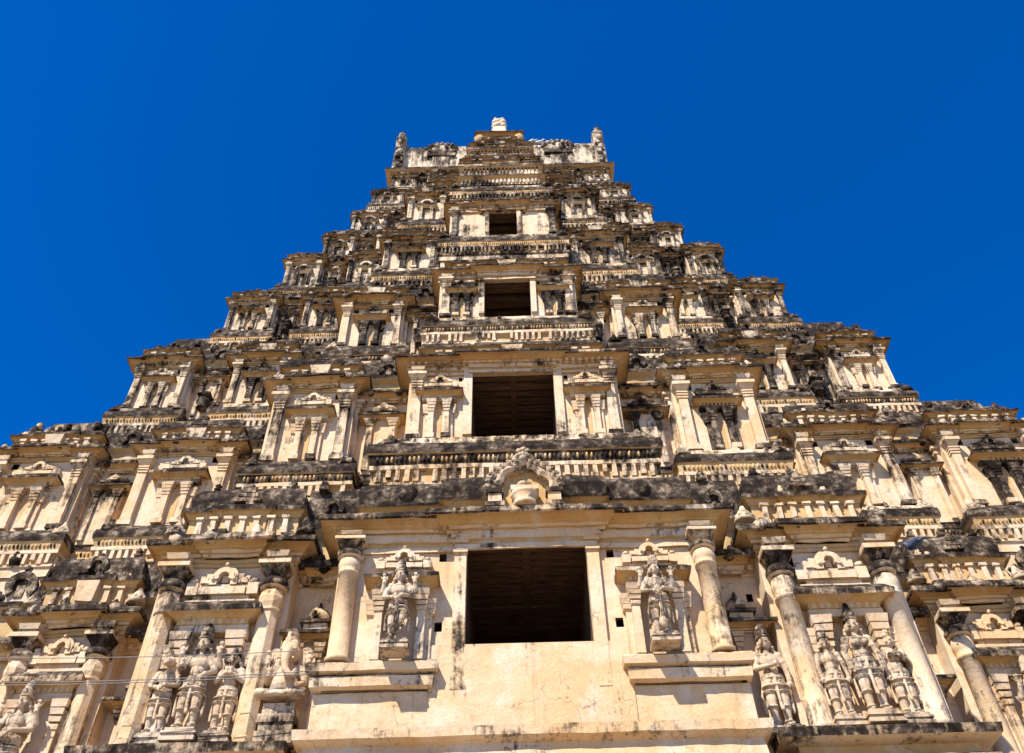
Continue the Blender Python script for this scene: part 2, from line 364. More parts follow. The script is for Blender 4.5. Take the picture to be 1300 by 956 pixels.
def niche(cx, y, z0, w, h, dep=0.2, wearm=None, statue=False):
    """aedicule: two little pilasters with stacked capitals, entablature, eave, crown"""
    m = M(); T = TRIM if wearm is None else wearm
    pw = w*.135; px = w*(.33 if statue else .19); zc = z0+.46*h
    for sg in (-1, 1):
        x = cx+sg*px
        if not statue: m.box(x-pw*.8, x+pw*.8, y-dep*1.1, y+.03, z0, z0+.06*h, rnd.choice((TRIM, LEDGE)))
        m.taper(x, y-dep*.4, z0+(.07*h if not statue else 0), zc-.06*h, pw, dep*.9, pw*.92, dep*.9, T)
        for i, (e, hh) in enumerate(((1.2, .03), (1.4, .03), (1.6, .035), (1.85, .045))):
            zz = zc-.06*h+i*.04*h
            m.taper(x, y-dep*.45, zz, zz+hh*h*.9, pw*e*.92, dep*(1+.14*i), pw*e, dep*(1.1+.18*i), T)
            if i < 3: m.taper(x+sg*pw*.85, y-dep*.2, zz-.012*h, zz+hh*h*.8, pw*(e+.1)*.92, dep*(.7+.12*i), pw*(e+.1), dep*(.8+.15*i), T)
        m.taper(x+sg*pw*.80, y-dep*.15, z0, zc-.06*h, pw*.8, dep*.5, pw*.75, dep*.5, T)
    if not statue: m.box(cx-pw*.42, cx+pw*.42, y-.012, y+.02, z0+.05*h, zc+.10*h, OCHRE)  # dark ochre strip, paints the shade of the slot between the pilasters
    ze = zc+.105*h
    m.box(cx-w*.44, cx+w*.44, y-dep*.9, y+.03, ze, ze+.04*h, T)
    pl = [(cx-w*.40, y+.03), (cx-w*.40, y-dep*.75), (cx+w*.40, y-dep*.75), (cx+w*.40, y+.03)]
    e = w*.19
    m.sweep(pl, [(0, ze+.04*h, OCHRE), (e*.15, ze+.045*h, OCHRE), (e*.15, ze+.07*h, OCHRE), (e*.85, ze+.10*h, OCHRE), (e, ze+.085*h, LEDGE), (e*1.05, ze+.115*h, LEDGE), (e*.6, ze+.155*h, LEDGE), (-.1, ze+.17*h, LEDGE)], .3)
    if w > 1.2:
        for i in range(9): m.box(cx-w*.36+i*w*.09-w*.022, cx-w*.36+i*w*.09+w*.022, y-dep*.95, y, ze+.045*h, ze+.08*h, T)
    crown(m, cx, y, ze+.165*h, w*.86, z0+h-(ze+.165*h), dep*.9, T)
    return m
def kudu(m, cx, y, z, r, mat=LEDGE, dep=.18):
    r *= rnd.uniform(.8, 1.1); q = rnd.random()
    if q < .25:                       # stepped gable block instead of the open horseshoe
        for k, (e, hh) in enumerate(((1.0, .5), (.75, .45), (.5, .45))): m.taper(cx, y-dep*.3, z-r*.7+k*r*.45, z-r*.7+k*r*.45+hh*r, r*2*e, dep*1.4, r*1.8*e, dep*1.2, mat)
        m.ball((cx, y-dep*.5, z+r*.85), (r*.3, r*.25, r*.3), 6, mat); return
    for sg in (-1, 1):
        for k in range(2): m.ball((cx+sg*r*(1.15+.35*k), y-dep*.3, z-r*(.45+.2*k)), (r*.24, r*.18, r*.22), 6, mat)
    m.horseshoe(cx, z, r*.42, r*.46, y-dep, y+.1, mat, -40, 220, 10, back=BLACK)
    m.ball((cx, y-dep*.5, z+r*1.08), (r*.26, r*.2, r*.26), 6, mat)
    m.box(cx-r*.22, cx+r*.22, y-dep*.5, y+.08, z-r*.6, z+r*.25, LEDGE)
    for sg in (-1, 1): m.ball((cx+sg*r*.95, y-dep*.4, z-r*.62), (r*.28, r*.18, r*.24), 6, mat)
def mound(m, cx, cy, z, r, h, mat=STUCCO):
    m.lathe(cx, cy, [(r, z-.05), (r*.92, z+h*.15), (r*.55, z+h*.55), (r*.30, z+h*.78), (r*.18, z+h), (r*.04, z+h*1.05)], 9, mat)
    for k in range(5):
        a = -math.pi*(k+.5)/5; m.ball((cx+r*.75*math.cos(a), cy+r*.75*math.sin(a), z+h*.2), r*.24, 6, mat)
def vault_roof(x0, x1, y, depth, z0, z1, arch=True, domed=False, wear2=True):
    """neck wall, small eave and rounded roof block"""
    m = M(); h = z1-z0; c = (x0+x1)/2; w = x1-x0
    pl = eave_plan(x0+.06*w, x1-.06*w, y+.12, depth, .07)
    zn = z0+.30*h
    m.sweep(pl, [(0, z0, OCHRE), (0, zn, OCHRE), (.05, zn, OCHRE), (.05, zn+.04*h, OCHRE), (.17, zn+.11*h, OCHRE), (.22, zn+.08*h, BLACK), (.23, zn+.16*h, BLACK), (.12, zn+.20*h, BLACK), (-.4, zn+.22*h, BLACK)], .3)
    zb = zn+.20*h; hh = z1-zb
    for i in range(max(3, int(w/.42))):
        nn_ = max(3, int(w/.42)); x = x0+.1*w+.8*w*(i+.5)/nn_
        m.taper(x, y+.06, z0-.02, zn-.02, .15, .2, .13, .2, TRIM); m.box(x-.11, x+.11, y-.08, y+.1, zn-.10, zn-.02, TRIM)
    if rnd.random() < .6: m.taper(c, y+.02, z0, zn+.06*h, .5*min(1, w/2), .3, .7*min(1, w/2), .42, TRIM)
    if domed:
        m.sweep([(x0+.10*w, y+depth), (x0+.10*w, y+.2), (x1-.10*w, y+.2), (x1-.10*w, y+depth)],
            [(0, zb, BLACK), (.10, zb+.10*hh, BLACK), (.13, zb+.32*hh, BLACK), (.05, zb+.55*hh, BLACK), (-.08*w, zb+.80*hh, BLACK), (-.20*w, zb+hh, LEDGE), (-.34*w, zb+1.15*hh, LEDGE)], .3)
        for i in range(5):
            x = x0+w*(.18+.16*i); m.lathe(x, y+.12, [(.09, zb), (.13, zb+.3*hh), (.10, zb+.6*hh), (.04, zb+.85*hh)], 6, LEDGE)
    else:
        m.sweep([(x0+.06*w, y+depth), (x0+.06*w, y+.16), (x1-.06*w, y+.16), (x1-.06*w, y+depth)],
            [(-.02, zb, BLACK), (.07, zb+.08*hh, BLACK), (.10, zb+.35*hh, BLACK), (.06, zb+.62*hh, BLACK), (-.05, zb+.85*hh, BLACK), (-.22, zb+hh, LEDGE), (-.8, zb+1.05*hh, LEDGE)], .3)
    if arch:
        kudu(m, c, y+.12, zb+.42*hh, min(.42*hh, .13*w+.1), LEDGE, .2)
    debris(m, x0+.1*w, x1-.1*w, y+.02, zn+.2*h, .55*min(1.2, w/1.6), 3.0, .05)
    for k in range(3 if w > 1.2 else 1):
        x = c+(k-(1 if w > 1.2 else 0))*w*.32
        q = rnd.uniform(1.0, 1.7) if domed else rnd.uniform(.8, 1.2)
        if rnd.random() < .75: m.lathe(x, y+.35, [(.10*q, z1-.05), (.13*q, z1+.03*q), (.06*q, z1+.08*q), (.11*q, z1+.14*q), (.04*q, z1+.22*q), (.01, z1+.28*q)], 7, LEDGE)
    return m
def urn(m, cx, y, z0, h, r, mat=LEDGE):
    m.lathe(cx, y, [(r*.7, z0), (r*.75, z0+.06*h), (r*.45, z0+.12*h), (r*.9, z0+.3*h), (r*1.05, z0+.42*h), (r*.8, z0+.54*h), (r*.42, z0+.6*h), (r*.5, z0+.66*h), (r*.95, z0+.72*h)], 10, mat)
    m.box(cx-r*.95, cx+r*.95, y-r*.9, y+r*.9, z0+.72*h, z0+.78*h, mat); m.taper(cx, y, z0+.78*h, z0+h, r*1.2, r, r*.7, r*.7, mat)
def frange(t, y, out):
    zt = Z[t]-min(.9*out*Z[t]/y, .16*(Z[t]-Z[t-1])); return zt-.235*(Z[t]-Z[t-1])*(.72 if t == 1 else 1), zt
# ------------------------------------------------------------------ tower data (metres above eye level)
Z  = [8.75, 17.75, 24.0, 29.8, 34.4, 38.8, 42.6, 46.0, 48.5, 51.0]
YC = [18.8, 19.8, 20.4, 21.0, 21.6, 23.1, 25.0, 26.6, 27.8]
YF = [19.6, 20.6, 21.65, 22.6, 23.3, 25.2, 27.2, 28.6, 29.3]
YK = [22.8, 23.6, 24.5, 25.7, 26.9, 28.4, 29.4, 29.8, 30.2]
HC = [4.6, 3.25, 2.45, 2.18, 1.85, 1.6, 1.45, 1.25, 1.05]
FL = [(5.9, 9.25), (5.06, 7.7), (3.87, 6.2), (2.85, 5.1), (2.6, 4.4), (2.2, 3.7), (1.9, 3.4), (1.6, 2.9), (1.45, 2.4)]
OU = [(11.3, 14.2), (9.6, 12.85), (8.6, 10.9), (6.9, 9.0), (5.9, 7.7), (5.1, 6.8), (4.3, 5.7), (3.9, 5.1), (3.6, 4.6)]
CO = [(16.2, 19.8), (14.6, 17.9), (12.6, 14.8), (10.3, 12.4), (9.0, 10.8), (8.0, 9.66), (6.6, 8.65), (5.9, 7.8), (5.3, 6.85)]
WF = [.548, .50, .41, .43, .43, .43, .43, .45, .45]      # wall height share
FF = [.83, .74, .64, .62, .62, .62, .62, .62, .66]       # where the next storey's frieze starts
DX = [.22, .0, -.12, -.24, -.30, -.35, -.40, -.44, -.46, -.48]
DOOR = [(1.48, 10.68, 13.58), (1.27, 17.85, 20.66), (.83, 23.95, 26.22), (.57, 29.65, 31.66), (.42, 35.9, 36.1), (.6, 39.95, 40.25), (.3, 43.6, 43.9), (.25, 46.7, 46.9), (.2, 48.9, 49.1)]
XT = [0.0, .03, .12, .19, .20, .20, .20, .20, .20]      # extra mould with height

tower = tag(empty('temple_tower', (0, 30, 0)), 'huge cream gateway tower of stacked carved storeys, blackened by mould, against blue sky', 'temple tower')

def pavilion(t, x0, x1, y, depth, rank):
    H = Z[t+1]-Z[t]; z0 = Z[t]; zw = z0+WF[t]*H; w = x1-x0; s = H/6.3
    zc = zw+.085*H; zr = z0+(FF[t]+(.06 if t else .015))*H if rank != 'corner' else z0+(FF[t]+.04)*H
    m = M()
    holes = []
    hs = .1*s+.02
    for sg in (-1, 1):
        if rnd.random() < .6: holes.append(((x0+x1)/2+sg*w*.29-hs, (x0+x1)/2+sg*w*.29+hs, zw-.30*s-hs, zw-.30*s+hs, .3, BLACK))
    m.holed(x0, x1, z0-.1, zw+.02, y, holes, WALL, .8)
    m.sweep([(x0, y+depth), (x0, y)], [(0, z0-.1, WALL), (0, zw+.02, WALL)], .6); m.sweep([(x1, y), (x1, y+depth)], [(0, z0-.1, WALL), (0, zw+.02, WALL)], .6)
    wall = obj('pavilion', m, tower, amp=.012)
    if t > 0:
        po = .10+.14*s; pr = .16*s+.03; zf, zt = frange(t, y, po+pr)
        fm = frieze(x0-.22*s, x1+.22*s, y-po, zf, zt, depth, .20*s+.03, pr)
        fm.sweep([(x0-.2*s, y+depth), (x0-.2*s, y-po), (x1+.2*s, y-po), (x1+.2*s, y+depth)], [(pr*.5, zt+.02, rnd.choice((TRIM, LEDGE))), (-.02, z0-.04, LEDGE), (-po-.05, z0, LEDGE)], .3)
        fm.sweep([(x0-.2*s, y+depth), (x0-.2*s, y-po), (x1+.2*s, y-po), (x1+.2*s, y+depth)], [(-.05, zf-.9*s, WALL), (-.05, zf+.02, WALL)], .5)
        debris(fm, x0, x1, y-po*.6, z0-.12*s, s*.9, 1.6, .05)
        obj('frieze', fm, wall, amp=.026, amp2=.018)
    else:
        m = M(); m.sweep([(x0-.1, y+depth), (x0-.1, y-.1), (x1+.1, y-.1), (x1+.1, y+depth)], [(.15, z0-1.6, TRIM), (.15, z0-.9, TRIM), (.35, z0-.8, TRIM), (.42, z0-.62, TRIM), (.15, z0-.5, OCHRE), (.15, z0-.3, TRIM), (.55, z0-.25, LEDGE), (.58, z0-.05, LEDGE), (.3, z0+.02, LEDGE), (-.1, z0+.03, LEDGE)])
        obj('plinth', m, wall)
    # pilasters
    pw = (.30 if w > 2.4 else .24)*max(s, .55); n_p = 2
    for sg in (-1, 1):
        px = (x0+x1)/2+sg*(w/2-pw*.95)
        if t == 0: pm = round_column(px, y, z0+.02, zw, .27, octa=(x0 < 0))
        else: pm = pilaster(px, y, z0+.02, zw-.01, pw, .17*s+.02)
        obj('pilaster', pm, wall, amp=.010)
    # side face pilasters on the inner return
    if t > 0:
        m = M(); sx = x0 if (x0+x1)/2 > 0 else x1; sg = -1 if (x0+x1)/2 > 0 else 1
        for k in range(2):
            yy = y+.35*s+k*.9*s
            if yy > y+depth: break
            a, b = sorted((sx+sg*.12*s, sx-sg*.03)); m.box(a, b, yy-.12*s, yy+.12*s, z0, zw-.25*s, TRIM)
            a, b = sorted((sx+sg*.26*s, sx-sg*.03)); m.box(a, b, yy-.22*s, yy+.22*s, zw-.42*s, zw-.32*s, TRIM)
            a, b = sorted((sx+sg*.20*s, sx-sg*.03)); m.box(a, b, yy-.16*s, yy+.16*s, zw-.60*s, zw-.52*s, TRIM)
        obj('side_pilaster', m, wall)
    # niche
    nw = min(w*.50, 1.9); nh = (zw-z0)*.93
    if t == 0: obj('niche', niche((x0+x1)/2, y, z0+.1, min(w*.60, 2.0), (zw-z0)*.95, .34, statue=True), wall, amp=.012)
    elif t >= 4: 
        m = M(); c = (x0+x1)/2
        for sg in (-1, 1): m.taper(c+sg*nw*.28, y-.08, z0, z0+.55*(zw-z0), nw*.18, .2, nw*.16, .2, TRIM)
        pl = [(c-nw*.42, y+.03), (c-nw*.42, y-.12), (c+nw*.42, y-.12), (c+nw*.42, y+.03)]
        zz = z0+.50*(zw-z0); q = zw-z0
        m.sweep(pl, [(0, zz, OCHRE), (.10, zz+.08*q, LEDGE), (.12, zz+.14*q, LEDGE), (0, zz+.2*q, BLACK), (-.1, zz+.2*q, BLACK)], .3)
        m.horseshoe(c, zz+.22*q, nw*.22, nw*.12, y-.16, y+.02, TRIM, 0, 180, 8)
        m.horseshoe(c, zz+.10*q, nw*.44, nw*.10, y-.10, y+.02, LEDGE, 10, 170, 8)
        obj('niche', m, wall, amp=.012)
    else: obj('niche', niche((x0+x1)/2, y, z0+.05, nw, nh, .24*s, wearm=(LEDGE if rnd.random() < .22*t else None)), wall, amp=.012)
    # architrave + eave
    m = M(); a = (.48 if t == 0 else .40*s+.02 if t < 3 else .30*s+.02)
    m.sweep(eave_plan(x0+.02, x1-.02, y-.01, depth, 0), [(0.0, zw-.14*s, OCHRE), (.05, zw-.14*s, OCHRE), (.05, zw-.07*s, OCHRE), (.09, zw-.07*s, OCHRE), (.09, zw, OCHRE), (0, zw, OCHRE)])
    m.sweep(eave_plan(x0, x1, y, depth, .12*s, .40), kapota(a, .07*H+.14*s, zw), .28)
    if t: brackets(m, x0, x1, y, zw, a+.12, .07*H+.14*s, .13*s+.05)
    nasi_row(m, x0-a*.6, x1+a*.6, y-a*.92, zw+.30*s, .22*s+.03, max(3, int(w/.75)), STUCCO)
    debris(m, x0-a*.2, x1+a*.2, y-a*.42, zw+.56*(.07*H+.14*s), s)
    debris(m, x0, x1, y-a*.1, zw+.66*(.07*H+.14*s), s*1.2)
    obj('cornice', m, wall, amp=.04, amp2=.028)
    # roof
    r = vault_roof(x0, x1, y, depth, zc+.08*s, zr, True, rank == 'corner')
    if rank != 'corner': mound(r, x0-.05, y+.05, zc+.1, .2*s, .34*s); mound(r, x1+.05, y+.05, zc+.1, .2*s, .34*s)
    obj('roof', r, wall, amp=.04, amp2=.025)
    # white mounds on the ledge corners
    if t > 0:
        for x in (x0-.10*s, x1+.10*s):
            m = M(); mound(m, x, y-.16*s, z0-.25*s, .30*s, .50*s, STUCCO if rnd.random() < .6 else LEDGE)
            obj('ledge_mound', m, wall, amp=.05, amp2=.03)
    return wall

def recess(t, x0, x1, y, rank):
    """set-back strip of wall between two pavilions, with eave, small shrine and horseshoe roof"""
    H = Z[t+1]-Z[t]; z0 = Z[t]; zw = z0+(WF[t]-.05)*H; s = H/6.3; w = x1-x0; c = (x0+x1)/2
    m = M(); m.holed(x0-.3, x1+.3, z0-.36*H, z0+FF[t]*H, y, [(c+w*.3-.08, c+w*.3+.08, zw-.5*s, zw-.34*s, .3, BLACK)] if w > 1 else [], WALL, .8)
    wall = obj('recessed_wall', m, tower, amp=.012)
    m = M(); a = .34*s
    m.sweep([(x0-.05, y), (c-.2*w, y), (c-.2*w, y-.1*s), (c+.2*w, y-.1*s), (c+.2*w, y), (x1+.05, y)], kapota(a, .62*s, zw), .25)
    brackets(m, x0, x1, y, zw, a+.12, .62*s, .14*s+.05)
    nasi_row(m, x0, x1, y-a*.9, zw+.24*s, .2*s+.02, max(1, int(w/.8)))
    zt = zw+.6*s; ztop = z0+(FF[t]+.02)*H
    hh = ztop-zt
    if hh > .15:
        m.sweep([(x0-.1, y-.02), (x1+.1, y-.02)], [(0, zt, OCHRE), (.02, zt+.25*hh, OCHRE), (.2*s, zt+.34*hh, BLACK), (.22*s, zt+.42*hh, BLACK), (.12, zt+.46*hh, BLACK), (.14, zt+.8*hh, BLACK), (.04, zt+hh, BLACK), (-.2, zt+hh*1.02, BLACK)], .25)
        kudu(m, c, y-.1, zt+.66*hh, min(.34*hh+.05, w*.26), LEDGE, .2)
    debris(m, x0, x1, y-a*.6, zw+.42*s, s); debris(m, x0, x1, y-.1, ztop-.05, s*1.3)
    obj('cornice', m, wall, amp=.045, amp2=.03)
    if t > 0:
        zf, zt = frange(t, y, .22)
        obj('frieze', frieze(x0-.25, x1+.25, y-.10*s, zf, zt, .1, .20*s+.03, .13*s+.02, side=False), wall)
    # little shrine
    sw = min(w*.62, 1.35*s+.1); pj = .30*s; zs1 = z0+.30*H; mt = LEDGE if rnd.random() < .5 else TRIM
    if sw > .25:
        m = M(); m.box(c-sw*.42, c+sw*.42, y-pj, y+.02, z0-.3*s, zs1, WALL)
        sh = obj('small_shrine', m, wall, amp=.012)
        m = M()
        for sg in (-1, 1):
            x = c+sg*sw*.32
            m.taper(x, y-pj-.04, z0-.2*s, zs1-.3*s, sw*.16, .12, sw*.15, .12, TRIM)
            for i in range(3): m.taper(x, y-pj-.05, zs1-(.32-.09*i)*s, zs1-(.25-.09*i)*s, sw*(.18+.06*i), .16+.05*i, sw*(.22+.07*i), .2+.06*i, mt)
        pl = [(c-sw*.45, y+.02), (c-sw*.45, y-pj), (c+sw*.45, y-pj), (c+sw*.45, y+.02)]
        m.sweep(pl, kapota(.24*s, .32*s, zs1-.04*s), .25)
        zz = zs1+.26*s
        m.box(c-sw*.36, c+sw*.36, y-pj*.8, y+.02, zz, zz+.14*s, mt); m.box(c-sw*.46, c+sw*.46, y-pj*1.0, y+.02, zz+.14*s, zz+.2*s, LEDGE)
        m.lathe(c, y-.05, [(sw*.30, zz+.2*s), (sw*.40, zz+.28*s), (sw*.38, zz+.38*s), (sw*.22, zz+.5*s), (sw*.08, zz+.56*s), (sw*.03, zz+.66*s)], 8, mt, sy=.8)
        kudu(m, c, y-pj*.9, zz+.30*s, sw*.16, TRIM, .1)
        PALX = None
        o = obj('niche', m, wall, amp=.018, amp2=.012)
        bpy.data.objects.remove(sh) if False else None
        sh.name = 'small_shrine'
    # vases standing on the ledge in the recess
    if t in (2, 3, 4) and w > .5:
        m = M(); urn(m, c, y-.55*s, z0+.02, .95*s, .30*s, LEDGE); o = obj('urn', m, wall, amp=.012)
    return wall

def core(t):
    """solid body behind the storey"""
    H = Z[t+1]-Z[t]; m = M(); z0, z1 = Z[t]-.6, Z[t+1]+.1
    d = DX[t]
    m.box(-CO[t][1]+.15+d, CO[t][1]-.15+d, YK[t]+1.6, 66-YK[t], z0, z1, LEDGE)
    obj('storey_core', m, tower, amp=0)

def central(t):
    H = Z[t+1]-Z[t]; z0 = Z[t]; zw = z0+WF[t]*H; s = H/6.3; hc = HC[t]; y = YC[t]; d = DX[t]; hw, dz0, dz1 = DOOR[t]
    depth = YK[t]+1.7-y; zc = zw+.085*H
    m = M(); q = .075 if t else .09; DP = .28 if t == 0 else .14
    hl = [(-hw+d, hw+d, dz0, dz1, DP, WALL)] if t < 4 else []
    if t == 0:
        for sg in (-1, 1):
            hl.append((d+sg*(hw+.58)-q, d+sg*(hw+.58)+q, dz1-.62, dz1-.40, .35, BLACK)); hl.append((d+sg*(hw+.62)-q, d+sg*(hw+.62)+q, dz0+.38, dz0+.62, .35, BLACK))
    elif t < 4:
        for sg in (-1, 1):
            cx = d+sg*(hw+(.38 if t == 1 else .3)); hl.append((cx-q*.8, cx+q*.8, dz1-.35*s, dz1-.18*s, .3, BLACK))
    m.holed(-hc+d, hc+d, z0-.1, zw+.02, y, hl, WALL, .8)
    # take out the pocket end so the passage opens behind it
    for sg in (-1, 1):
        pl = [(-hc+d, y+depth), (-hc+d, y)] if sg < 0 else [(hc+d, y), (hc+d, y+depth)]
        m.sweep(pl, [(0, z0-.1, WALL), (0, zw+.02, WALL)], .6)
    keep = [(f, mt, sm) for f, mt, sm in zip(m.f, m.m, m.sm) if not all(abs(m.v[i][1]-(y+DP)) < 1e-6 for i in f)]
    m.f = [k[0] for k in keep]; m.m = [k[1] for k in keep]; m.sm = [k[2] for k in keep]
    wall = obj('entrance_bay', m, tower, amp=.008, amp2=.004)
    # passage with timber ceiling
    m = M(); p = hw+.02; y0 = y+DP+.01; y1 = y0+6
    b = len(m.v)
    for (a0, a1, b0, b1, c0, c1) in ((d-p-.1, d-p, y0, y1, dz0-.3, dz1+.5), (d+p, d+p+.1, y0, y1, dz0-.3, dz1+.5), (d-p, d+p, y1, y1+.1, dz0-.3, dz1+.5), (d-p, d+p, y0, y1, dz1+.42, dz1+.5), (d-p, d+p, y0, y1, dz0-.3, dz0-.2)):
        m.box(a0, a1, b0, b1, c0, c1, 0)
    nb = 16 if t < 2 else 8
    for k in range(nb):
        yy = y0+.05+k*(5.6/nb); g = rnd.uniform(-.03, .03)
        m.box(d-p, d+p, yy, yy+5.6/nb*.62, dz1+.01+g, dz1+.43, 0)
    if t < 2: m.box(d-.1, d+.1, y0+.1, y1, dz1-.02, dz1+.3, 0)
    if t < 4: obj('passage', m, wall, mats=[WOOD], amp=.015)
    if t == 0:
        for k in range(4):
            m = M(); x = d-hw+.1+hw*2*(k+.5)/4+.1; m.box(x-.03, x+.03, y+.46, y+.50, dz0, dz0+.30, 0); obj('post', m, wall, mats=[simple('pale_timber', (.3, .2, .12), (.42, .3, .2))], amp=0)
        m = M(); m.box(d-hw, d+hw, y+.40, y+.50, dz0+.20, dz0+.25, 0); obj('rail', m, wall, mats=[WOOD], amp=0)
    if t >= 4:
        m = M(); q = zw-z0; e = .06
        for k, (f0, f1) in enumerate(((.02, .34), (.44, .86))):
            za, zb = z0+f0*q, z0+f1*q; hh = zb-za; o_ = .16-.10*k
            x0, x1 = -hc*(.98-.05*k)+d, hc*(.98-.05*k)+d
            m.sweep([(x0, y+.4), (x0, y-o_), (x1, y-o_), (x1, y+.4)], [(0, za, TRIM), (.02, za+.62*hh, OCHRE), (.14, za+.78*hh, OCHRE), (.18, za+.80*hh, BLACK), (.18, za+.92*hh, BLACK), (.02, zb, BLACK), (-.3, zb+.02, BLACK)], .25)
            n = int((x1-x0)/.17)
            for i in range(n):
                x = x0+(x1-x0)*(i+.5)/n
                if k == 0 or t == 4: m.box(x-.045, x+.045, y-o_-.07, y-o_+.02, za+.10*hh, za+.56*hh, TRIM)
                if k == 0 and t == 4: m.box(x-.08, x+.08, y-o_-.05, y-o_+.02, za+.30*hh, za+.36*hh, TRIM)
                else: m.ball((x, y-o_-.10, za+.68*hh), (.05, .05, .05), 6, LEDGE)
        obj('lattice_band', m, wall, amp=.03, amp2=.02)
    # frame
    fw = .20*(hw/1.4)+.08; fd = .11
    m = M()
    for sg in ((-1, 1) if t < 4 else ()):
        x = d+sg*(hw+fw/2); m.box(x-fw/2, x+fw/2, y-fd, y+.02, z0+(.25 if t else .85), dz1+.05, TRIM)
        if t == 0:
            for k, e in enumerate((.03, .0, .05, .09)): m.box(x-fw/2-e, x+fw/2+e, y-fd-.03-e, y+.02, dz1-.45+k*.13, dz1-.35+k*.13, TRIM)
    if t < 4: m.box(d-hw-fw*1.1, d+hw+fw*1.1, y-fd*1.1, y+.02, dz1+.051, dz1+.17+.08*s, TRIM)
    if t < 4: obj('door_frame', m, wall, amp=.012)
    # architrave + eave
    m = M(); a = (.55 if t == 0 else .46*s if t == 1 else .34*s+.02 if t < 4 else .17*s)
    m.sweep(eave_plan(-hc+d, hc+d, y-.01, depth, .10, .36 if t == 0 else .4), [(0.0, zw-.34*s, OCHRE), (.07, zw-.34*s, TRIM), (.07, zw-.24*s, OCHRE), (.03, zw-.24*s, OCHRE), (.03, zw-.16*s, OCHRE), (.10, zw-.14*s, TRIM), (.10, zw, OCHRE), (0, zw, OCHRE)])
    m.sweep(eave_plan(-hc+d, hc+d, y, depth, .14, .42), kapota(a, .07*H+.12*s, zw), .3)
    nn = int(2*hc/(.17*s+.03))
    if t >= 1:
        for i in range(nn):
            x = d-hc+2*hc*(i+.5)/nn; m.box(x-.045*s, x+.045*s, y-min(.30*s, a*.6), y-.05, zw+.02, zw+.13*s, TRIM)
    obj('cornice', m, wall, amp=.03, amp2=.018)
    # pilasters and niches either side
    for sg in (-1, 1):
        if t >= 4: pass
        elif t == 0:
            obj('pilaster', round_column(d+sg*(hc-.28), y, 10.25, zw, .245, False), wall, amp=.010)
        else:
            pw = .30*s; obj('pilaster', pilaster(d+sg*(hc-pw*.9), y, z0+.02, zw-.05*s, pw, .18*s), wall, amp=.010)
            if t < 3:
                nw = (hc-hw)*.62; cx = d+sg*(hw+(hc-hw)*.50)
                obj('niche', niche(cx, y, z0+.05, nw, (zw-z0)*.88, .22*s, wearm=(LEDGE if t == 2 else None)), wall, amp=.012)
            elif t == 3: pass
        if t == 0:
            cx = d+sg*(hc-1.62)
            m = niche(cx, y, 10.25, 1.5, zw-.42-10.25, .36, statue=True); obj('niche', m, wall, amp=.014)
    # roof block behind the eave
    zr = z0+(FF[t]+.0)*H
    if t == 0:
        m = M(); x0, x1 = d-hc+.45, d+hc-.45; yr = y+.30
        for (a0, a1, dy) in ((x0, x1, 0), (d-1.95, d+1.95, -.22)):
            m.sweep([(a0, yr+1.2+dy), (a0, yr+dy), (a1, yr+dy), (a1, yr+1.2+dy)], [(.0, 13.9, OCHRE), (0, 14.35, TRIM), (.08, 14.38, TRIM), (.08, 14.48, OCHRE), (.04, 14.50, OCHRE), (.06, 14.66, OCHRE), (.22, 14.76, OCHRE), (.26, 14.74, BLACK), (.28, 14.80, BLACK), (.20, 14.85, BLACK),
                    (.22, 15.0, BLACK), (.24, 15.25, BLACK), (.16, 15.50, BLACK), (.0, 15.66, BLACK), (-.3, 15.72, BLACK)], .3)
        for sg in (-1, 1): m.ball((d+sg*3.1, yr-.22, 15.2), (.28, .12, .26), 9, BLACK)
        obj('roof', m, wall, amp=.035, amp2=.02)
        foliate_arch(wall, d, y-.05)
    else:
        m = vault_roof(d-hc+.05, d+hc-.05, y+.0, depth, zc+.06, zr, t != 1, False)
        obj('roof', m, wall, amp=.035, amp2=.02)
    # frieze carrying this storey
    if t > 0:
        e = (.70 if t == 1 else .42)*s; po = .12+.20*s if t == 1 else .06+.12*s; pr = .22*s+.02 if t == 1 else .16*s; zf, zt = frange(t, y, po+pr); dz = depth
        if t == 1: zf -= .25
        fm = frieze(-hc-e+d, hc+e+d, y-po, zf, zt, depth, .26 if t == 1 else .17*s+.03, pr)
        pl = [(-hc-e+d, y+depth), (-hc-e+d, y-po), (hc+e+d, y-po), (hc+e+d, y+depth)]
        fm.sweep(pl, [(pr*.5, zt+.02, TRIM), (-.02, z0-.04, LEDGE), (-po-.05, z0, LEDGE)], .3); fm.sweep(pl, [(-.05, zf-.8*s, WALL), (-.05, zf+.02, WALL)], .5)
        debris(fm, -hc-e*.5+d, hc+e*.5+d, y-po, z0-.22*s, .55*s, 1.2, .05)
        obj('frieze', fm, wall, amp=.02, amp2=.014)
        for sg in (-1, 1):
            m = M(); mound(m, d+sg*(hc+e*.5), y-.15*s, z0-.3*s, .34*s, .5*s, STUCCO); obj('ledge_mound', m, wall, amp=.05, amp2=.03)
    else:
        for sg in (-1, 1):
            m = M()
            x0, x1 = sorted((d+sg*(hw+.79), d+sg*(hc+.10)))
            m.sweep([(x0, y+.1), (x0, y-.15), (x1, y-.15), (x1, y+.6)], [(.0, 9.62, WALL), (.12, 9.66, TRIM), (.14, 9.88, LEDGE), (.08, 9.90, LEDGE), (.08, 9.94, TRIM), (.22, 9.97, TRIM), (.24, 10.14, TRIM), (.18, 10.20, TRIM), (-.1, 10.24, TRIM), (-.3, 10.24, TRIM)], .3)
            obj('ledge', m, wall, amp=.02, amp2=.012)
        m = M(); m.holed(d-hw-.75, d+hw+.75, 7.2, dz0-.02, y-.10, [], WALL, .7); m.box(d-hw-.75, d+hw+.75, y-.10, y+.3, dz0-.05, dz0-.01, WALL)
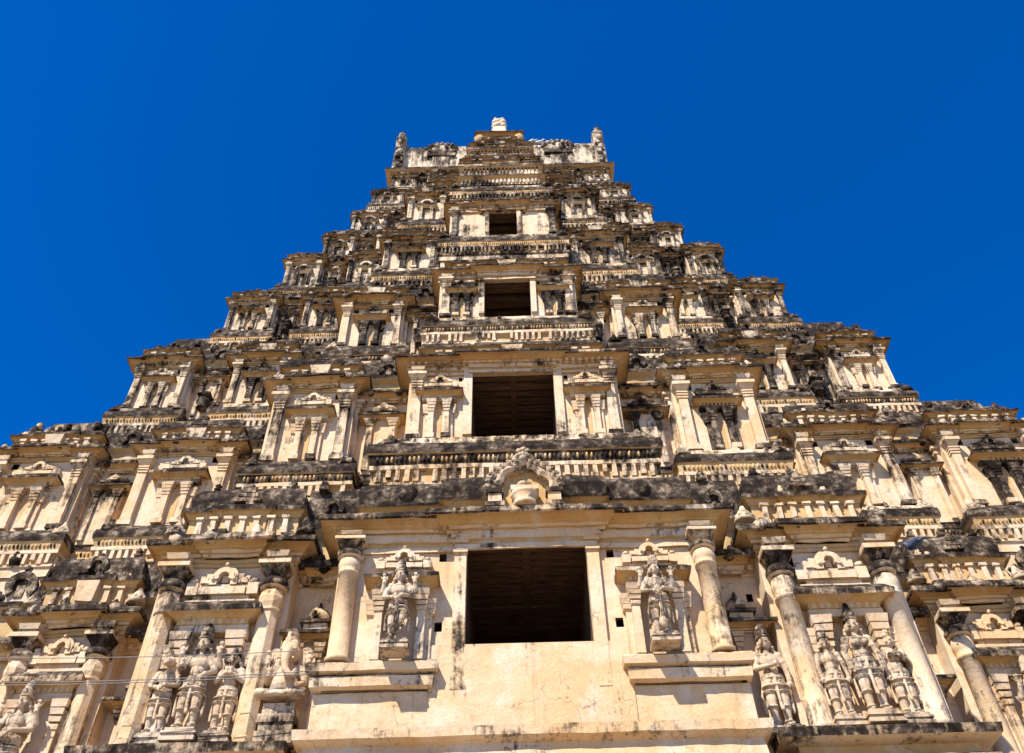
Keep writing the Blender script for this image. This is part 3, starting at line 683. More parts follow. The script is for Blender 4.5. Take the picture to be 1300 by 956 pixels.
        m.box(d-hw-.76, d-hw-.74, y-.1, y+.3, 7.2, dz0-.02, WALL); m.box(d+hw+.74, d+hw+.76, y-.1, y+.3, 7.2, dz0-.02, WALL)
        obj('sill_wall', m, wall, amp=.01)
        m = M(); m.sweep([(-hc-.1+d, y+depth), (-hc-.1+d, y-.0), (hc+.1+d, y-.0), (hc+.1+d, y+depth)], [(.05, 6.6, WALL), (.05, 7.4, TRIM), (.4, 7.5, TRIM), (.45, 7.75, TRIM), (.15, 7.9, WALL), (.1, 8.4, TRIM), (.3, 8.5, TRIM), (.32, 8.7, TRIM), (.06, 8.8, WALL), (.06, 9.6, WALL), (0, 9.65, WALL)])
        obj('plinth', m, wall, amp=.018)
    return wall

def foliate_arch(wall, d, y):
    """cusped arch wreathed in scrolls with a pot on a short pillar inside"""
    zc = 14.74; yf = y-.46
    m = M(); r = .64; n = 40; b = len(m.v)
    def pt(a, rr): return (d+rr*math.cos(a)*1.0, zc+rr*math.sin(a)*1.0)
    def inner(a):
        k = abs(math.sin(3.5*a)); return r*(.92+.16*k)+(.14 if abs(a-math.pi/2) < .12 else 0)
    for i in range(n+1):
        a = math.pi*(i/n)
        for (rr, yy) in ((inner(a), yf), (inner(a)+.10, yf-.07), (inner(a)+.24, yf), (inner(a)+.24, yf+.35), (inner(a), yf+.22)):
            x, z = pt(a, rr); m.v.append((x, yy, z))
    for i in range(n):
        for j in range(5): m.face((b+i*5+j, b+(i+1)*5+j, b+(i+1)*5+(j+1) % 5, b+i*5+(j+1) % 5), STUCCO)
    for i in range(15):                                   # curling leaves round the rim
        a = math.pi*(i+.5)/15; sg = 1 if a < math.pi/2 else -1; rr = r+.29
        x, z = pt(a, rr); k = .11
        for q in range(7):
            t_ = q/7*5.2; rr2 = k*(1-q*.10)
            m.ball((x+rr2*math.cos(a+sg*t_)*.85, yf-.02, z+rr2*math.sin(a+sg*t_)*.85), .050-.003*q, 6, STUCCO)
        m.ball((x, yf-.06, z), .05, 6, STUCCO)
    for i in range(9):                                    # upper cluster
        a = math.pi*(i+.5)/9; m.ball((d+.25*math.cos(a), yf, zc+r+.32+.25*math.sin(a)), .07, 6, STUCCO)
    for (ox, oz) in ((0, .78), (-.11, .72), (.11, .72), (0, .62)): m.ball((d+ox, yf, zc+r+oz-.05), .085, 7, STUCCO)
    m.ball((d, yf-.05, zc+r+.38), .12, 8, STUCCO)
    for sg in (-1, 1):
        x = d+sg*(r+.12)
        m.box(x-.17, x+.17, yf-.03, yf+.22, zc-.42, zc-.12, TRIM); m.box(x-.22, x+.22, yf-.08, yf+.22, zc-.12, zc+.02, LEDGE); m.box(x-.24, x+.24, yf-.1, yf+.22, zc-.55, zc-.42, LEDGE)
    obj('arch', m, wall, amp=.012, amp2=.008)
    m = M(); m.box(d-.72, d+.72, yf+.20, yf+.26, zc-.6, zc+.72, OCHRE); m.box(d-.02, d+.02, yf+.17, yf+.2, zc-.5, zc+.7, OCHRE)
    obj('arch_back', m, wall, amp=.008)
    m = M()
    m.lathe(d, yf-.06, [(.30, zc-.62), (.30, zc-.5), (.2, zc-.45), (.34, zc-.30), (.36, zc-.22), (.26, zc-.18)], 12, TRIM)
    m.box(d-.36, d+.36, yf-.22, yf+.15, zc-.16, zc-.02, TRIM); m.lathe(d, yf-.06, [(.16, zc-.02), (.22, zc+.06), (.16, zc+.14), (.09, zc+.17)], 10, TRIM)
    obj('pot_pillar', m, wall, amp=.008)

for t in range(9):
    _T[0] = t; dx = DX[t]
    core(t); central(t)
    dp = 2.0
    for sg in (-1, 1):
        def span(a, b): return (sg*a+dx, sg*b+dx) if sg > 0 else (sg*b+dx, sg*a+dx)
        s_ = (Z[t+1]-Z[t])/6.3
        a, b = span(*FL[t]); pavilion(t, a, b, YF[t], YK[t]+1.7-YF[t], 'flank')
        a, b = span(*OU[t]); pavilion(t, a, b, YK[t]-.1, 1.8, 'outer')
        a, b = span(*CO[t]); pavilion(t, a, b, YK[t], 2.2, 'corner')
        _R[0] = .12 if t else .03
        a, b = span(HC[t], FL[t][0]); recess(t, a, b, YF[t]+.45*s_, 'a')
        a, b = span(FL[t][1], OU[t][0]); recess(t, a, b, YK[t]+.35*s_, 'b')
        a, b = span(OU[t][1], CO[t][0]); recess(t, a, b, YK[t]+.55*s_, 'c'); _R[0] = 0

# ------------------------------------------------------------------ barrel vault on top
_T[0] = 1; PAL = palette(.04)
def crest():
    d = DX[9]; hw = 6.6; z0 = 51.0; y0 = 30.9; cy = 33.0
    m = M(); prof = [(30.8, 51), (30.78, 51.9), (30.8, 52.9), (30.76, 53.8), (30.85, 54.4), (31.1, 54.9), (31.6, 55.4), (32.3, 55.8), (33, 55.95), (33.8, 55.8), (34.6, 55.2), (35.1, 54.2), (35.2, 52.5), (35.2, 51)]
    b = len(m.v); nx = 28
    for (yy, zz) in prof:
        for k in range(nx+1): m.v.append((d-hw+2*hw*k/nx, yy, zz))
    for j in range(len(prof)-1):
        for k in range(nx): q = b+j*(nx+1)+k; m.face((q, q+1, q+nx+2, q+nx+1), STUCCO)
    v = obj('vault', m, tower, mats=palette(-.02), amp=.09, amp2=.06)
    for sg in (-1, 1):                                      # horn-like gable slabs with scrolls
        m = M(); x = d+sg*(hw+.05)
        pts = [(cy-2.6, z0+.1), (cy-2.75, z0+1.4), (cy-2.5, z0+2.8), (cy-2.7, z0+3.9), (cy-2.3, z0+4.6), (cy-1.6, z0+4.4), (cy, z0+4.9), (cy+1.8, z0+4.3), (cy+2.5, z0+3), (cy+2.6, z0+.1)]
        b = len(m.v)
        for xx in (x-.34, x+.30):
            for (yy, zz) in pts: m.v.append((xx, yy, zz))
        k = len(pts)
        for i in range(k): m.face((b+i, b+(i+1) % k, b+k+(i+1) % k, b+k+i), STUCCO)
        m.face([b+i for i in range(k)], STUCCO); m.face([b+k+i for i in range(k)], STUCCO)
        for i in range(9):
            zz = z0+.4+i*.46; yy = cy-2.72+.12*math.sin(i*1.7)
            m.ball((x+.12*math.sin(i*2.1), yy, zz), (.22, .18, .26), 7, STUCCO)
        m.ball((x, cy-2.5, z0+4.45), (.28, .3, .30), 8, STUCCO)
        obj('gable', m, v, amp=.06, amp2=.03)
        m = M(); cx = d+sg*3.9; yy = y0-.08                    # monster-face relief on a pedestal
        m.ball((cx, yy, z0+3.0), (.75, .25, .55), 12, STUCCO)
        for i in range(9):
            a = math.pi*i/8; m.ball((cx+.95*math.cos(a), yy-.05, z0+3.0+.65*math.sin(a)), .2, 7, STUCCO)
        for q in (-1, 1): m.ball((cx+q*.3, yy-.28, z0+3.15), .15, 7, STUCCO); m.ball((cx+q*.75, yy-.1, z0+2.6), (.28, .2, .14), 7, STUCCO)
        m.box(cx-.95, cx+.95, yy-.25, yy+.5, z0+1.95, z0+2.2, LEDGE); m.box(cx-.55, cx+.55, yy-.15, yy+.5, z0+.2, z0+1.95, STUCCO)
        obj('relief', m, v, amp=.03, amp2=.02)
    m = M()
    m.sweep([(d-hw-.4, y0+4), (d-hw-.4, y0-.25), (d+hw+.4, y0-.25), (d+hw+.4, y0+4)], [(0, z0-.45, OCHRE), (.15, z0-.3, OCHRE), (.38, z0-.2, BLACK), (.4, z0-.05, LEDGE), (.1, z0+.12, STUCCO), (-.3, z0+.16, STUCCO)], .35)
    for i in range(60): m.box(d-hw+.1+i*.22, d-hw+.2+i*.22, y0-.42, y0-.2, z0-.46, z0-.34, TRIM)
    obj('cornice', m, v, amp=.04, amp2=.02)
    # projecting front shrine of the vault, with the crowning lion-face finial
    m = M(); yy = 28.6
    m.box(d-1.15, d+1.15, yy, y0+.5, 50.6, 52.2, TRIM)
    m.sweep([(d-1.15, yy+2.5), (d-1.15, yy), (d+1.15, yy), (d+1.15, yy+2.5)], kapota(.4, .5, 51.4), .3)
    for sg in (-1, 1): m.ball((d+sg*1.25, yy-.05, 51.2), (.35, .3, .5), 9, OCHRE)
    for i in range(5): m.box(d-.8+i*.38, d-.62+i*.38, yy-.12, yy, 50.8, 51.4, LEDGE)
    m.box(d-1.0, d+1.0, yy-.1, yy+2.5, 51.92, 52.15, LEDGE)
    fs = obj('front_shrine', m, v, amp=.04, amp2=.02)
    m = M()
    m.taper(d, yy+.4, 52.1, 53.3, .95, .6, .80, .5, TRIM)
    for (ox, oz, r_) in ((-.25, 53.5, .26), (.25, 53.5, .26), (0, 53.6, .30), (-.24, 54.0, .24), (.24, 54.0, .24), (0, 54.2, .22), (-.22, 54.4, .16), (.22, 54.4, .16), (-.34, 52.9, .18), (.34, 52.9, .18)): m.ball((d+ox, yy+.3, oz), r_, 8, TRIM)
    obj('finial', m, fs, mats=[plaster(-.3), plaster(-.2)]+PAL[2:], amp=.03, amp2=.02)
crest()
# ------------------------------------------------------------------ granite base below the plaster storeys
def base():
    m = M(); W = 20.6; y = 18.2
    plan = [(-W, 44), (-W, 22.0), (-10.2, 22.0), (-10.2, 19.0), (-5.4, 19.0), (-5.4, y), (5.4, y), (5.4, 19.0), (10.2, 19.0), (10.2, 22.0), (W, 22.0), (W, 44)]
    m.sweep(plan, [(.7, -EYE-.2, 0), (.7, -EYE+.8, 0), (.4, -EYE+1.0, 0), (.4, -EYE+1.7, 0), (.6, -EYE+1.8, 0), (.6, -EYE+2.0, 0), (0, -EYE+2.1, 0), (0, 1.9, 0), (.6, 2.1, 0), (.65, 2.4, 0), (0, 2.7, 0), (0, 6.0, 0), (.15, 6.0, 0), (.2, 6.2, 0), (.75, 6.5, 0), (.8, 6.75, 0), (.2, 7.1, 0), (-3.5, 7.12, 0)], 1.2)
    b = obj('stone_base', m, tower, mats=[GRANITE], amp=.01)
    m = M()
    for x in (-9.6, -7.8, -6.0, -4.6, -3.2, 3.2, 4.6, 6.0, 7.8, 9.6):
        yy = 19.0 if abs(x) > 5.4 else y
        m.box(x-.22, x+.22, yy-.14, yy+.05, -EYE+2.1, 1.7, 0); m.box(x-.4, x+.4, yy-.25, yy+.05, 1.5, 1.72, 0); m.box(x-.22, x+.22, yy-.14, yy+.05, 2.7, 5.7, 0); m.box(x-.4, x+.4, yy-.25, yy+.05, 5.5, 5.75, 0)
    obj('base_pilasters', m, b, mats=[GRANITE], amp=.008)
    m = M(); m.box(-1.7, 1.7, y-.05, y+.3, -EYE, 3.4, 0); obj('gate_leaf', m, b, mats=[WOOD], amp=0)
    m = M(); m.box(-2.1, -1.7, y-.2, y+.2, -EYE, 3.4, 0); m.box(1.7, 2.1, y-.2, y+.2, -EYE, 3.4, 0); m.box(-2.3, 2.3, y-.25, y+.2, 3.4, 3.9, 0)
    obj('gate_frame', m, b, mats=[GRANITE], amp=.005)
    # lower plaster wall between granite and first carved storey for the set-back parts
    PALsave = PAL
    m = M(); m.sweep([(-20.2, 44), (-20.2, 23.4), (20.6, 23.4), (20.6, 44)], [(0, 6.9, WALL), (0, 9.6, WALL)], 1.2); obj('rear_wall', m, tower, amp=0)
_T[0] = 0; base()
# ------------------------------------------------------------------ statues
STAT = [plaster(.03, 2), plaster(.16, 2), plaster(.28, 2)]
def remeshed(m, voxel, smooth=2):
    me = bpy.data.meshes.new('tmp'); me.from_pydata(m.v, [], m.f); me.update()
    o = bpy.data.objects.new('tmp', me); COL.objects.link(o)
    r = o.modifiers.new('r', 'REMESH'); r.mode = 'VOXEL'; r.voxel_size = voxel; r.use_smooth_shade = True
    s = o.modifiers.new('s', 'SMOOTH'); s.factor = .5; s.iterations = smooth
    bpy.context.view_layer.update()
    dg = bpy.context.evaluated_depsgraph_get(); ev = o.evaluated_get(dg)
    nm = bpy.data.meshes.new_from_object(ev); nm.polygons.foreach_set('use_smooth', [True]*len(nm.polygons))
    bpy.data.objects.remove(o); bpy.data.meshes.remove(me); return nm
def hand(m, w, dirv, side, k, mode='open'):
    """palm, four fingers, thumb; w wrist, dirv finger direction"""
    w = Vector(w); d = Vector(dirv).normalized(); out = Vector((side, 0, 0))
    lat = (out-d*out.dot(d)); lat = lat.normalized() if lat.length > .1 else Vector((0, 0, 1))
    nrm = d.cross(lat); palm = w+d*.10*k
    m.cap(w, palm, .040*k, .046*k, 8)
    m.cap(palm-lat*.03*k, palm+lat*.03*k, .034*k, .034*k, 8)
    for i, L in enumerate((.085, .10, .095, .075)):
        o = lat*(i-1.5)*.028*k; sp = lat*(i-1.5)*.018*k
        a = palm+o; bq = a+(d*L*.55+sp)*k
        curl = nrm*(-.03)*k if mode == 'open' else nrm*(-.06)*k-d*.05*k
        m.cap(a, bq, .0155*k, .014*k, 6); m.cap(bq, bq+d*L*.45*k+curl+sp, .014*k, .011*k, 6)
    th = w+d*.04*k-lat*.03*k; m.cap(th, th+(d*.05-lat*.05)*k, .018*k, .014*k, 6); m.cap(th+(d*.05-lat*.05)*k, th+(d*.10-lat*.05)*k, .014*k, .012*k, 6)
def figure(H=2.1, arms=4, female=False, legs='straight', pose='blessing', turn=0.0, animal=None, seated=False):
    """stucco deity; front -y, feet at z=0, 1 unit = H. Returns body mesh builder, crown builder, extras"""
    m = M(); k = H/1.75
    _cap = m.cap
    def v(x, y, z): return (x*k, y*k, z*k)
    hip, sh, neck, head = .92, 1.42, 1.50, 1.60
    if seated: base_drop = .70
    else: base_drop = 0
    def V(x, y, z): return v(x, y, z-base_drop)
    # torso
    cw = .155 if not female else .135
    m.ball(V(0, 0, 1.30), (cw*1.28*k, .14*k, .18*k), 14); m.ball(V(0, -.01, 1.12), (.145*k, .12*k, .17*k), 12)
    m.ball(V(0, 0, .95), ((.19 if not female else .215)*k, .145*k, .14*k), 14)
    if animal == 'elephant': m.ball(V(0, -.10, 1.05), (.24*k, .22*k, .24*k), 16)
    if female:
        for sg in (-1, 1): m.ball(V(sg*.085, -.125, 1.30), .085*k, 10)
    else:
        for sg in (-1, 1): m.ball(V(sg*.07, -.075, 1.32), (.075*k, .05*k, .06*k), 10)
    m.cap(V(-.17, 0, 1.41), V(.17, 0, 1.41), .062*k, .062*k); m.cap(V(0, 0, 1.42), V(0, -.01, 1.55), .060*k, .055*k)
    # legs
    for sg in (-1, 1):
        if seated:
            kn = V(sg*.36, -.26, .86); an = V(-sg*.02, -.36, .80)
            m.cap(V(sg*.10, 0, .90), kn, .115*k, .085*k); m.cap(kn, an, .080*k, .05*k); m.cap(an, V(-sg*.10, -.40, .78), .045*k, .035*k)
        else:
            ox = .11 if legs == 'straight' else (.10 if sg < 0 else .16)
            oy = 0 if legs == 'straight' or sg < 0 else -.05
            kn = V(sg*ox*1.1, oy-.04, .50); an = V(sg*ox*1.05, oy, .09)
            if legs == 'crossed' and sg > 0: kn = V(.10, -.14, .50); an = V(-.10, -.12, .12)
            m.cap(V(sg*.085, 0, .90), kn, .135*k, .098*k); m.cap(kn, an, .095*k, .062*k)
            m.ball((kn[0], kn[1]-.03*k, kn[2]), .062*k, 8)
            m.cap((an[0], an[1]+.02*k, .05*k), (an[0]+sg*.03*k, an[1]-.17*k, .03*k), .042*k, .036*k)
            m.ring((an[0], an[1], .13*k), .068*k, .020*k)
            m.ring((kn[0], kn[1], kn[2]+.16*k), .125*k, .018*k); m.ring((kn[0]*.95, kn[1], kn[2]+.26*k), .130*k, .018*k); m.ring((kn[0], kn[1], kn[2]-.12*k), .094*k, .016*k)
    # garment: belt, hem, sashes
    m.ring(V(0, 0, .985), .185*k, .030*k, 18, 6, sy=.78); m.ring(V(0, 0, .93), .208*k, .022*k, 18, 6, sy=.76)
    if not seated:
        m.ring(V(0, -.02, .80), .215*k, .028*k, 18, 6, sy=.72, tilt=.15)
        m.cap(V(0, -.13, .95), V(0, -.16, .45), .040*k, .026*k); m.cap(V(0, -.15, .45), V(.02, -.15, .30), .028*k, .04*k)
        for sg in (-1, 1):
            m.cap(V(sg*.19, 0, .93), V(sg*.27, .0, .60), .030*k, .022*k); m.cap(V(sg*.27, 0, .60), V(sg*.25, 0, .30), .022*k, .034*k)
        for i in range(7):
            a = -math.pi*(i+.5)/7; m.ball(V(.19*math.cos(a), .14*math.sin(a)-.01, .885-.03*math.sin(-a)), .022*k, 6)
    # necklaces, thread
    m.ring(V(0, -.02, 1.455), .088*k, .016*k, 14, 6, sy=.9, tilt=.3); m.ring(V(0, -.055, 1.39), .105*k, .013*k, 14, 6, sy=.7, tilt=.5)
    m.cap(V(-.12, -.09, 1.38), V(.06, -.135, 1.08), .010*k, .010*k, 6)
    # arms
    def arm(sg, el, wr, dv, mode='open'):
        s0 = V(sg*.20, 0, 1.41); e = V(*el); w_ = V(*wr)
        m.ball(s0, .088*k, 10); m.cap(s0, e, .078*k, .064*k); m.cap(e, w_, .062*k, .044*k); hand(m, w_, dv, sg, k*.95, mode)
        q = Vector(s0).lerp(Vector(e), .5); m.ball(tuple(q), .085*k, 8); q = Vector(w_); m.ball(tuple(q), .056*k, 8)
    if pose == 'blessing':
        arm(-1, (-.30, -.05, 1.14), (-.24, -.26, 1.16), (0, -.15, 1)); arm(1, (.31, -.02, 1.14), (.22, -.22, .98), (-.5, -.2, -.4))
    elif pose == 'club':
        arm(-1, (-.33, -.02, 1.14), (-.10, -.24, .99), (.9, -.2, -.4), 'grip'); arm(1, (.33, -.02, 1.14), (.10, -.26, 1.03), (-.9, -.2, -.5), 'grip')
    elif pose == 'down':
        arm(-1, (-.30, .0, 1.15), (-.28, -.08, .90), (0, -.1, -1)); arm(1, (.30, .0, 1.15), (.29, -.08, .90), (0, -.1, -1))
    elif pose == 'prayer':
        arm(-1, (-.29, -.04, 1.16), (-.05, -.24, 1.26), (.15, -.1, 1)); arm(1, (.29, -.04, 1.16), (.05, -.24, 1.26), (-.15, -.1, 1))
    elif pose == 'holding':
        arm(-1, (-.29, -.04, 1.14), (-.02, -.22, 1.13), (.8, 0, .3), 'grip'); arm(1, (.30, .0, 1.15), (.29, -.06, .90), (0, -.1, -1))
    elif pose == 'chest':
        arm(-1, (-.28, -.03, 1.15), (-.26, -.08, .92), (0, -.1, -1)); arm(1, (.27, -.06, 1.15), (.06, -.22, 1.26), (-.7, 0, .7), 'grip')
    if arms == 4:
        for sg in (-1, 1):
            e = (sg*.38, .0, 1.26); w_ = (sg*.35, -.10, 1.46); arm(sg, e, w_, (sg*.05, -.05, 1), 'open')
            m.cap(V(sg*.35, -.10, 1.55), V(sg*.36, -.10, 1.64), .026*k, .018*k, 6); m.ball(V(sg*.36, -.10, 1.66), .05*k, 8)
    # head and face
    HS = 1.30; hm = m; m = M(); V0 = V
    if animal == 'elephant':
        m.ball(V(0, -.06, 1.62), (.150*k, .15*k, .155*k), 14); m.ball(V(-.05, -.09, 1.72), .08*k, 8); m.ball(V(.05, -.09, 1.72), .08*k, 8)
        pts = [(0, -.18, 1.60), (0, -.25, 1.50), (.01, -.29, 1.38), (.04, -.31, 1.26), (.10, -.32, 1.18), (.16, -.32, 1.18), (.18, -.32, 1.24)]
        rr = [.075, .065, .055, .048, .042, .038, .034]
        for i in range(6): m.cap(V(*pts[i]), V(*pts[i+1]), rr[i]*k, rr[i+1]*k)
        for sg in (-1, 1):
            m.ball(V(sg*.20, .0, 1.60), (.115*k, .035*k, .14*k), 12); m.ball(V(sg*.17, -.02, 1.50), (.06*k, .03*k, .07*k), 8)
            m.cap(V(sg*.07, -.19, 1.50), V(sg*.11, -.27, 1.44), .018*k, .012*k, 6); m.ball(V(sg*.085, -.175, 1.63), (.026*k, .018*k, .018*k), 8); m.ring(V(sg*.085, -.165, 1.63), .03*k, .009*k, 10, 5, sy=.5)
    elif animal == 'horse':
        m.ball(V(0, -.02, 1.64), (.09*k, .11*k, .11*k), 12); m.cap(V(0, -.06, 1.62), V(0, -.24, 1.52), .085*k, .055*k)
        for sg in (-1, 1): m.cap(V(sg*.06, .02, 1.72), V(sg*.09, .0, 1.84), .03*k, .014*k, 6); m.ball(V(sg*.065, -.10, 1.66), .022*k, 6)
        m.cap(V(0, .06, 1.75), V(0, .10, 1.45), .05*k, .05*k)
    else:
        m.ball(V(0, -.01, 1.645), (.088*k, .10*k, .120*k), 16); m.ball(V(0, -.045, 1.585), (.058*k, .055*k, .055*k), 10)
        m.cap(V(0, -.105, 1.675), V(0, -.128, 1.635), .012*k, .019*k, 6)
        m.ball(V(0, -.098, 1.592), (.030*k, .016*k, .009*k), 8); m.ball(V(0, -.095, 1.578), (.024*k, .015*k, .009*k), 8)
        for sg in (-1, 1):
            m.ball(V(sg*.036, -.093, 1.662), (.022*k, .014*k, .012*k), 8); m.cap(V(sg*.015, -.105, 1.690), V(sg*.06, -.09, 1.692), .008*k, .007*k, 6)
            m.ball(V(sg*.05, -.07, 1.62), (.030*k, .03*k, .03*k), 8); m.ball(V(sg*.094, .01, 1.64), (.016*k, .03*k, .042*k), 8); m.ball(V(sg*.105, .0, 1.575), .030*k, 8)
            m.cap(V(sg*.10, .03, 1.60), V(sg*.14, .03, 1.47), .034*k, .024*k, 8)
    piv = Vector(V0(0, 0, 1.50)); hv = [tuple(piv+(Vector(p)-piv)*HS) for p in m.v]; b = len(hm.v)
    hm.v += hv; hm.f += [tuple(i+b for i in q) for q in m.f]; hm.m += m.m; hm.sm += m.sm; m = hm
    # crown
    c = M(); zz = (1.735-base_drop)
    if animal == 'horse': rows = [(.06, 0), (.05, .06), (.02, .1)]
    elif female: rows = [(.100, -.03), (.108, .0), (.094, .03), (.088, .05), (.092, .08), (.072, .11), (.068, .14), (.050, .18), (.040, .22), (.042, .24), (.015, .28)]
    else: rows = [(.104, -.03), (.112, .0), (.098, .03), (.094, .07), (.100, .09), (.082, .11), (.078, .15), (.082, .17), (.062, .19), (.052, .22), (.022, .26)]
    c.lathe(0, (.0 if animal != 'elephant' else -.06)*k, [(r_*k, (zz+z_)*k) for r_, z_ in rows], 12)
    c.ball((0, -.10*k, (zz+.05)*k), (.035*k, .02*k, .045*k), 8)
    c.v = [tuple(piv+(Vector(p)-piv)*HS) for p in c.v]
    return m, c, k, base_drop
def statue(x, y, z, H, label, pedestal=.22, group=None, club=False, cat='statue', rz=0, **kw):
    m, c, k, bd = figure(H, **kw)
    W = Vector((x, y, z+EYE)); root = empty('statue', W); root.rotation_euler.z = rz
    tag(root, label, cat, group)
    zo = pedestal
    def part(name, mb=None, me=None, mats=STAT, amp=.004):
        if me is None:
            mb.rough(amp, 9, x, 0); me = bpy.data.meshes.new(name); me.from_pydata(mb.v, [], mb.f); me.polygons.foreach_set('use_smooth', mb.sm)
        me.name = name
        me.materials.clear()
        for q in mats: me.materials.append(q)
        o = bpy.data.objects.new(name, me); COL.objects.link(o); o.parent = root; return o
    b = part('body', me=remeshed(m, .0105*k if H > 1.4 else .012*k, 1), mats=[STAT[0]]); b.location = (0, 0, zo)
    cr = part('crown', c, mats=[STAT[1]]); cr.location = (0, 0, zo)
    if pedestal:
        p = M(); w = .62*k
        p.box(-w/2, w/2, -.26*k, .25*k, 0, zo*.30); p.box(-w*.44, w*.44, -.22*k, .25*k, zo*.30, zo*.52); p.box(-w*.5, w*.5, -.25*k, .25*k, zo*.52, zo*.72); p.box(-w*.42, w*.42, -.21*k, .25*k, zo*.72, zo*1.0)
        part('pedestal', p, mats=[STAT[1]])
    if club:
        q = M(); q.lathe(0, -.30*k, [(.02*k, 1.10*k), (.03*k, 1.06*k), (.022*k, 1.02*k), (.028*k, .6*k), (.04*k, .35*k), (.05*k, .30*k), (.095*k, .26*k), (.115*k, .16*k), (.09*k, .07*k), (.05*k, .02*k)][::-1], 10)
        o = part('club', q, mats=[STAT[1]]); o.location = (0, 0, zo)
    return root
D0 = DX[0]
gd = None
statue(D0-2.98, 18.22, 10.24, 1.78, 'crowned four-armed guardian with club, on a plinth just left of the lowest opening', pedestal=.24, club=True, pose='club', legs='crossed')
statue(D0+2.98, 18.22, 10.24, 1.78, 'crowned four-armed guardian with club, on a plinth just right of the lowest opening', pedestal=.24, club=True, pose='club', legs='straight')
statue(-7.38, 19.26, 8.78, 2.14, 'tall bare-chested four-armed god in high crown, between two smaller figures at left', pedestal=.30, pose='blessing')
statue(-8.08, 19.34, 8.78, 1.78, 'worn animal-headed figure with bent arms, left of the tall four-armed god', pedestal=.26, arms=2, pose='club', animal='horse')
statue(-6.62, 19.34, 8.78, 1.82, 'small crowned attendant with joined hands, right of the tall four-armed god', pedestal=.26, arms=2, pose='prayer', female=True)
statue(-5.36, 19.45, 8.72, 2.35, 'seated elephant-headed god with curling trunk, in the recess left of the centre', pedestal=.92, pose='blessing', animal='elephant', seated=True)
statue(5.72, 19.5, 8.72, 2.1, 'slim figure holding an object at its chest, in the recess right of the centre', pedestal=.2, arms=2, pose='holding', legs='straight')
statue(7.80, 19.26, 8.78, 2.20, 'tall crowned goddess with bare midriff and lowered arms, between two attendants at right', pedestal=.30, arms=2, pose='down', female=True)
statue(7.06, 19.34, 8.78, 1.84, 'attendant with both arms lowered, left of the tall goddess', pedestal=.26, arms=2, pose='down')
statue(8.54, 19.34, 8.78, 1.84, 'attendant raising one hand to the breast, right of the tall goddess', pedestal=.26, arms=2, pose='chest', female=True)
statue(-12.75, 22.1, 8.78, 2.3, 'crowned god under a canopy at the far left edge', pedestal=.30, pose='club')
statue(-13.85, 22.2, 8.78, 1.9, 'small attendant with joined hands at the far left edge', pedestal=.26, arms=2, pose='prayer')
statue(13.1, 22.1, 8.78, 2.3, 'crowned god with raised hand under a canopy at the far right edge', pedestal=.30, pose='blessing')
# ------------------------------------------------------------------ cables
def cable(pts, label, r=.009):
    m = M(); P_ = []
    for a, b in zip(pts[:-1], pts[1:]):
        L = (Vector(b)-Vector(a)).length
        for i in range(14):
            t_ = i/14; p = Vector(a).lerp(Vector(b), t_); p.z -= .012*L*4*t_*(1-t_); P_.append(p)
    P_.append(Vector(pts[-1])); b = 0; n = 6
    for i, p in enumerate(P_):
        d_ = (P_[min(i+1, len(P_)-1)]-P_[max(i-1, 0)]).normalized(); u = d_.cross(Vector((0, 0, 1))).normalized(); w = u.cross(d_)
        for k in range(n): a = 2*math.pi*k/n; m.v.append(tuple(p+u*r*math.cos(a)+w*r*math.sin(a)))
    for i in range(len(P_)-1):
        for k in range(n): m.face((i*n+k, i*n+(k+1) % n, (i+1)*n+(k+1) % n, (i+1)*n+k), 0, True)
    return tag(obj('cable', m, None, mats=[CABLE], amp=0), label, 'cable', 'cables strung across the left of the facade')
cable([(-13.6, 18.2, 10.45), (-4.65, 18.55, 10.55)], 'uppermost thin cable crossing the left figures at head height')
cable([(-13.6, 18.2, 9.85), (-4.6, 18.50, 10.02)], 'middle thin cable crossing the left figures below the waist')
cable([(-13.6, 18.2, 9.80), (-4.6, 18.45, 9.93)], 'lowest thin cable crossing the left figures, just under a second one')
# ------------------------------------------------------------------ birds
def bird(x, y, z, s, rz, label, mat, group=None):
    root = empty('bird', (x, y, z+EYE)); root.rotation_euler.z = rz; tag(root, label, 'bird', group)
    m = M(); m.ball((0, 0, .14*s), (.16*s, .075*s, .075*s), 12); m.cap((.10*s, 0, .17*s), (.17*s, 0, .25*s), .05*s, .038*s); m.ball((.185*s, 0, .27*s), (.048*s, .04*s, .042*s), 10); m.cap((-.12*s, 0, .13*s), (-.28*s, 0, .10*s), .045*s, .018*s)
    for sg in (-1, 1): m.ball((-.03*s, sg*.06*s, .145*s), (.15*s, .025*s, .055*s), 10)
    me = remeshed(m, .009*s, 1); me.materials.clear(); me.materials.append(mat); o = bpy.data.objects.new('body', me); COL.objects.link(o); o.parent = root
    for nm, pts, r0 in (('beak', [((.225*s, 0, .265*s), (.28*s, 0, .25*s))], .012), ('leg', [((.02*s, -.03*s, .08*s), (.03*s, -.03*s, 0)), ((.03*s, -.03*s, 0), (.08*s, -.03*s, .002))], .008), ('leg', [((.02*s, .03*s, .08*s), (.03*s, .03*s, 0)), ((.03*s, .03*s, 0), (.08*s, .03*s, .002))], .008)):
        q = M()
        for a, b in pts: q.cap(a, b, r0*s, r0*s*.6, 6)
        me = bpy.data.meshes.new(nm); me.from_pydata(q.v, [], q.f); me.materials.append(BEAK); o = bpy.data.objects.new(nm, me); COL.objects.link(o); o.parent = root
bird(1.62, 31.12, 54.93, 2.0, 2.6, 'pale bird standing upright on the top ridge of the tower, left of a second one', BIRDM)
bird(2.2, 31.12, 54.93, 1.8, -.3, 'pale bird crouching on the top ridge of the tower, right of a second one', BIRDM)
